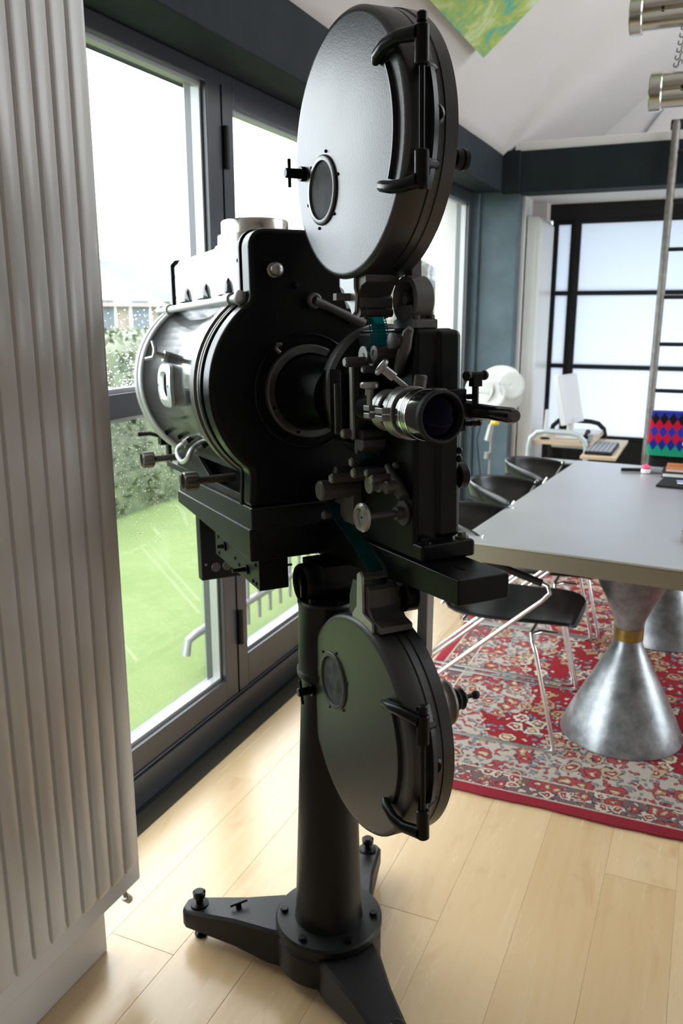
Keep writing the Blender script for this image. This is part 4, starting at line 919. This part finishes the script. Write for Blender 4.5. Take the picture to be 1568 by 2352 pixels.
mgz = flat('magazine_issue', 'rubber', -.02, 3.93, .7515, .30, .20, .008, -6, 'glossy dark magazine with pale blue panels on the table front of the books', 'magazine')
for (x, y, sx, sy) in ((-.055, 3.975, .09, .03), (-.045, 3.925, .10, .025), (.03, 3.95, .09, .03)):
    m_ = 'bluecard' if y > 3.94 else 'paperwhite'
    MB().box(x - sx / 2, x + sx / 2, y - sy / 2, y + sy / 2, .7597, .7601).build('printed_panel', m_, mgz)
flat('card_box', 'tan', -.005, 2.945, .7515, .07, .06, .03, 12, 'small brown card box at the right edge of the near tabletop', 'box')
# bag
bg_ = empty('canvas_bag', (.02, 4.22, .791), 'charcoal canvas bag standing on the books at the table end', 'bag')
rows = []
for (z, hx, hy) in ((.792, .085, .045), (.81, .105, .06), (.87, .108, .062), (.93, .095, .05), (.96, .075, .032), (.972, .05, .016)):
    rows.append([(.02 + hx * math.copysign(abs(cos(a)) ** .6, cos(a)), 4.20 + hy * math.copysign(abs(sin(a)) ** .6, sin(a)), z) for a in [2 * pi * k / 28 for k in range(29)]])
MB().grid(rows).build('bag_body', 'bagcloth', bg_, sharp=80)
MB().tube([(-.04, 4.2, .955), (-.035, 4.2, 1.0), (.02, 4.2, 1.02), (.075, 4.2, 1.0), (.08, 4.2, .955)], .008, 8).build('bag_handle', 'bagcloth', bg_)
MB().cyl((-.085, 4.17, .90), (-.092, 4.165, .90), .007, n=10).build('press_stud', 'alupaint', bg_)
# chair with argyle cover at the table head
ac = empty('padded_chair', (-.1, 4.82, .010), 'black padded chair with a red, blue and green argyle knit cover behind the table', 'chair')
def rslab(x0, x1, y, t_, z0, z1, rows_=10):
    rows = []
    for k in range(rows_ + 1):
        z = z0 + (z1 - z0) * k / rows_; f = 1 - .04 * (k / rows_) ** 3
        cx = (x0 + x1) / 2; hx = (x1 - x0) / 2 * f; yy = y + .05 * (k / rows_)
        rows.append([(cx + hx * math.copysign(abs(cos(a)) ** .35, cos(a)), yy + t_ / 2 * math.copysign(abs(sin(a)) ** .6, sin(a)), z) for a in [2 * pi * j / 32 for j in range(33)]])
    m = MB().grid(rows); m.f.append(tuple(range(rows_ * 33, rows_ * 33 + 32))); m.f.append(tuple(reversed(range(32)))); return m
rslab(-.265, .16, 4.60, .075, .46, .97).build('backrest', 'knitblack', ac, sharp=70)
rslab(-.275, .17, 4.607, .092, .775, .995).build('knit_cover', 'argyle', ac, sharp=70, label='argyle knit cover in red, blue and green', org=(-.245, 4.6, .736))
MB().box(-.26, .15, 4.62, 5.05, .42, .48).build('seat', 'knitblack', ac, bev=.02, seg=3)
for (x, y) in ((-.24, 4.63), (.13, 4.63), (-.24, 5.03), (.13, 5.03)): MB().cyl((x, y, .010), (x, y, .43), .013, n=10).build('leg', 'chrome', ac)

# ladder leaning on the back beam
ld = empty('loft_ladder', (-.3, 5.24, 0), 'weathered steel ladder leaning on the dark back beam', 'ladder')
def lp_(s, x): return Vector((x, 5.24 + (5.525 - 5.24) * s, 2.53 * s))
for dx in (-.32, .12):
    MB().tube([lp_(0, dx), lp_(.5, dx), lp_(1.005, dx), lp_(1.015, dx)], [.0225, .0225, .0225, .015], 12).build('ladder_rail', 'ladder', ld)
for k in range(9):
    s = .09 + .107 * k; MB().cyl(lp_(s, -.31), lp_(s, .11), .012, n=10).build('rung', 'rubber', ld)
# box on the ledge
sk = empty('ledge_speaker', (-.18, 5.75, 2.525), 'small dark box on the white ledge behind the ladder top', 'box')
MB().box(-.36, .1, 5.66, 5.84, 2.527, 2.60).build('cabinet', 'rubber', sk, bev=.008); MB().box(-.34, .08, 5.655, 5.66, 2.535, 2.592).build('grille', 'bagcloth', sk)
# cable on the gable
tag(MB().tube([(-.78, 6.98, 2.55), (-.56, 6.98, 2.86), (-.30, 6.98, 3.2), (.1, 6.98, 3.7)], .008, 6).build('wall_cable', 'greyplastic', org=(-.78, 6.98, 2.55)), 'thin grey cable running up the white gable wall', 'cable')

# computer cart
ct_ = empty('computer_cart', (-.85, 5.5, 0), 'silver tube computer cart with birch shelves by the white screen doors', 'cart')
for y, x0, x1 in ((5.22, -1.01, -.66), (5.84, -.98, -.62)):
    MB().tube([(x0, y, .03), (x0, y, .68), (x0 + .012, y, .735), (x0 + .05, y, .772), (x0 + .10, y, .78), (x1 - .10, y, .775), (x1 - .05, y, .765), (x1 - .012, y, .73), (x1, y, .68), (x1, y, .03)], .016, 12).build('end_frame', 'tubegrey' if y < 5.5 else 'rubber', ct_)
    MB().cyl((x0, y, .60), (x1, y, .595), .014, n=10).build('cross_bar', 'tubegrey', ct_)
    for x in (x0, x1): MB().lathe((x, y, 0), Z_, [(0, .018), (.004, .026), (.03, .026), (.034, .012)], 12).build('castor', 'rubber', ct_)
MB().box(-.995, -.63, 5.235, 5.83, .695, .715).build('upper_shelf', 'birch', ct_, bev=.002)
MB().box(-.66, -.46, 4.97, 5.72, .662, .680).build('keyboard_shelf', 'birch', ct_, bev=.002)
MB().box(-.99, -.63, 5.235, 5.83, .25, .27).build('lower_shelf', 'birch', ct_, bev=.002)
MB().cyl((-.64, 5.23, .65), (-.5, 5.3, .655), .01, n=8).cyl((-.63, 5.83, .65), (-.5, 5.6, .655), .01, n=8).build('shelf_bracket', 'tubegrey', ct_)
# monitor
mo = empty('flat_monitor', (-.80, 5.45, .716), 'white flat monitor tilted on the birch cart', 'monitor')
RM = Matrix.Translation((-.79, 5.50, .80)) @ Matrix.Rotation(radians(76), 4, 'Z') @ Matrix.Rotation(radians(-13), 4, 'X')
MB().box(-.15, .15, -.018, .018, 0, .315).xf(RM).build('screen_case', 'whiteplastic', mo, bev=.006)
MB().box(-.135, .135, -.0195, -.018, .03, .30).xf(RM).build('screen', 'paperwhite', mo)
MB().box(-.88, -.72, 5.38, 5.54, .716, .726).cyl((-.80, 5.48, .724), (-.80, 5.475, .84), .022, n=12).build('stand', 'whiteplastic', mo, bev=.003)
kb_ = empty('keyboard', (-.55, 5.2, .681), 'black keyboard on the lower birch shelf of the cart', 'keyboard')
MB().box(-.645, -.49, 5.03, 5.45, .681, .699).build('case', 'rubber', kb_, bev=.004)
k0 = None
for i in range(6):
    for j in range(14):
        if k0 is None: k0 = MB().box(-.640, -.620, 5.04, 5.064, .699, .705).build('key', 'greyplastic', kb_)
        else: share(k0, 'key', kb_, (.0245 * i, .0285 * j, 0))
tp = empty('desk_telephone', (-.73, 5.33, .716), 'small grey telephone in front of the white monitor', 'telephone')
MB().prism([(5.245, .716), (5.36, .716), (5.36, .755), (5.245, .735)], 0, -.70, -.64).build('base', 'greyplastic', tp, bev=.004); MB().tube([(-.672, 5.255, .75), (-.672, 5.275, .765), (-.672, 5.335, .778), (-.672, 5.352, .772)], [.016, .011, .011, .016], 10).build('handset', 'rubber', tp)
sl = empty('slim_white_gadget', (-.93, 5.33, .716), 'slim white upright gadget on the left of the cart shelf', 'gadget')  # upright white device, gives no light
MB().lathe((-.93, 5.33, .716), Z_, [(0, .03), (.004, .032), (.012, .010)], 18).build('foot', 'rubber', sl); MB().cyl((-.93, 5.33, .728), (-.925, 5.33, .90), .014, .012, n=14, bev=.003).build('body', 'whiteplastic', sl)
dk = empty('paper_stack', (-.75, 5.66, .716), 'loose white paper stack at the rear of the cart shelf', 'paper')
for k in range(3): MB().box(-.84 + .01 * k, -.64 + .004 * k, 5.60, 5.80, .716 + .004 * k, .7198 + .004 * k).build('sheet_bundle', 'paperwhite', dk)

# petal floor lamp
fl2 = empty('petal_lamp', (-1.26, 5.25, 0), 'floor lamp with big round white petal shades by the blue corner column', 'lamp')
MB().lathe((-1.26, 5.25, 0), Z_, [(0, .13), (.012, .13), (.02, .11), (.024, .012)], 28).build('lamp_foot', 'zinc', fl2)
MB().tube([(-1.26, 5.25, .02), (-1.258, 5.25, .55), (-1.25, 5.25, .88), (-1.255, 5.25, .98)], .008, 8).build('stem', 'zinc', fl2)
MB().tube([(-1.27, 5.24, .02), (-1.30, 5.22, .4), (-1.34, 5.22, .7), (-1.30, 5.23, .9), (-1.255, 5.24, .98)], .004, 6).build('cord', 'rubber', fl2)
MB().cyl((-1.268, 5.22, .70), (-1.25, 5.22, .80), .024, .018, n=14).cyl((-1.25, 5.22, .80), (-1.235, 5.22, .83), .012, n=10).build('spare_socket', 'alupaint', fl2)
MB().cyl((-1.278, 5.236, .58), (-1.273, 5.232, .62), .016, n=10).build('cord_switch', 'alupaint', fl2)
MB().cyl((-1.245, 5.215, .815), (-1.205, 5.20, .822), .020, n=12, bev=.004).build('socket_ring', 'yellow', fl2, label='yellow socket ring')
def petal(cx, cy, cz, R, nrm):
    a, e1, e2 = basis(nrm); m = MB(); c0 = Vector((cx, cy, cz)); rows = []
    for i in range(5):
        r = R * i / 4; rows.append([c0 - a * (.25 * R * (1 - (i / 4) ** 2)) + (e1 * cos(2 * pi * k / 24) + e2 * sin(2 * pi * k / 24)) * max(r, 1e-4) for k in range(25)])
    m.grid(rows).build('petal', 'petal', fl2, sharp=180, solid=.002)
petal(-1.34, 5.22, 1.02, .115, (-.5, -1, .3)); petal(-1.25, 5.16, 1.00, .095, (.0, -1, .2)); petal(-1.13, 5.20, 1.055, .085, (.5, -1, .15)); petal(-1.22, 5.30, 1.09, .12, (.1, -.6, .8)); petal(-1.17, 5.27, .945, .10, (.5, -.7, -.6)); petal(-1.33, 5.32, .95, .09, (-.4, -1, -.4))

# painting on the sloping ceiling
nd = Vector((1, 0, S_)).normalized(); nn_ = Vector((S_, 0, -1)).normalized()
pc = Vector((-1.114, 4.035, zc(-1.114))) + nn_ * .035
m = MB(); a_ = .95; b_ = .95
def pq(u, v, d): return pc + Vector((0, -1, 0)) * u + nd * v + nn_ * d
m.add([pq(0, 0, 0), pq(a_, 0, 0), pq(a_, b_, 0), pq(0, b_, 0), pq(0, 0, .03), pq(a_, 0, .03), pq(a_, b_, .03), pq(0, b_, .03)], [(0, 1, 2, 3), (4, 5, 6, 7), (0, 1, 5, 4), (1, 2, 6, 5), (2, 3, 7, 6), (3, 0, 4, 7)])
tag(m.build('abstract_painting', 'painting', org=tuple(pc)), 'abstract green and yellow canvas fixed to the sloping ceiling', 'painting')

# twin steel tube pendants
def pendant(x, y, z, label):
    p = empty('tube_pendant', (x, y, z), label, 'lamp', 'steel tube lamps above the table')
    MB().cyl((x + .03, y, z + .022), (x + 1.45, y, z + .022), .040, n=28).build('tube', 'polished', p)
    MB().cyl((x + .03, y - .012, z - .026), (x + 1.45, y - .012, z - .026), .033, n=28).build('reflector_tube', 'polished', p)
    for xx in (x, x + 1.43): MB().cyl((xx, y, z), (xx + .044, y, z), .066, n=36, bev=.004).build('end_cap', 'polished', p)
    for xx in (x + .11, x + .3): MB().cyl((xx, y - .04, z + .002), (xx, y - .047, z), .005, n=8).build('screw', 'rubber', p)
    return p
p1 = pendant(-.385, 3.45, 2.525, 'upper steel tube pendant lamp with a broad end cap')
p2 = pendant(-.30, 3.45, 2.265, 'lower steel tube pendant lamp hanging on a hook chain')
for k in range(7):
    z = 2.335 + .0235 * k; x = -.215 + .003 * k
    MB().tube([(x - .010, 3.45, z + .020), (x - .012, 3.45, z + .010), (x - .004, 3.45, z + .006), (x + .004, 3.45, z + .012), (x + .004, 3.45, z + .022), (x + .010, 3.45, z + .030), (x + .016, 3.45, z + .024), (x + .016, 3.45, z + .016)], .0028, 6).build('chain_link', 'zinc', p2)
MB().tube([(-.215, 3.45, 2.50), (-.21, 3.45, 2.6), (-.2, 3.45, zc(-.2) - .01)], .003, 6).tube([(.9, 3.45, 2.57), (.9, 3.45, zc(.9) - .01)], .003, 6).build('suspension_wire', 'zinc', p1)
MB().tube([(.9, 3.45, 2.33), (.9, 3.45, 2.47)], .003, 6).build('suspension_wire', 'zinc', p2)
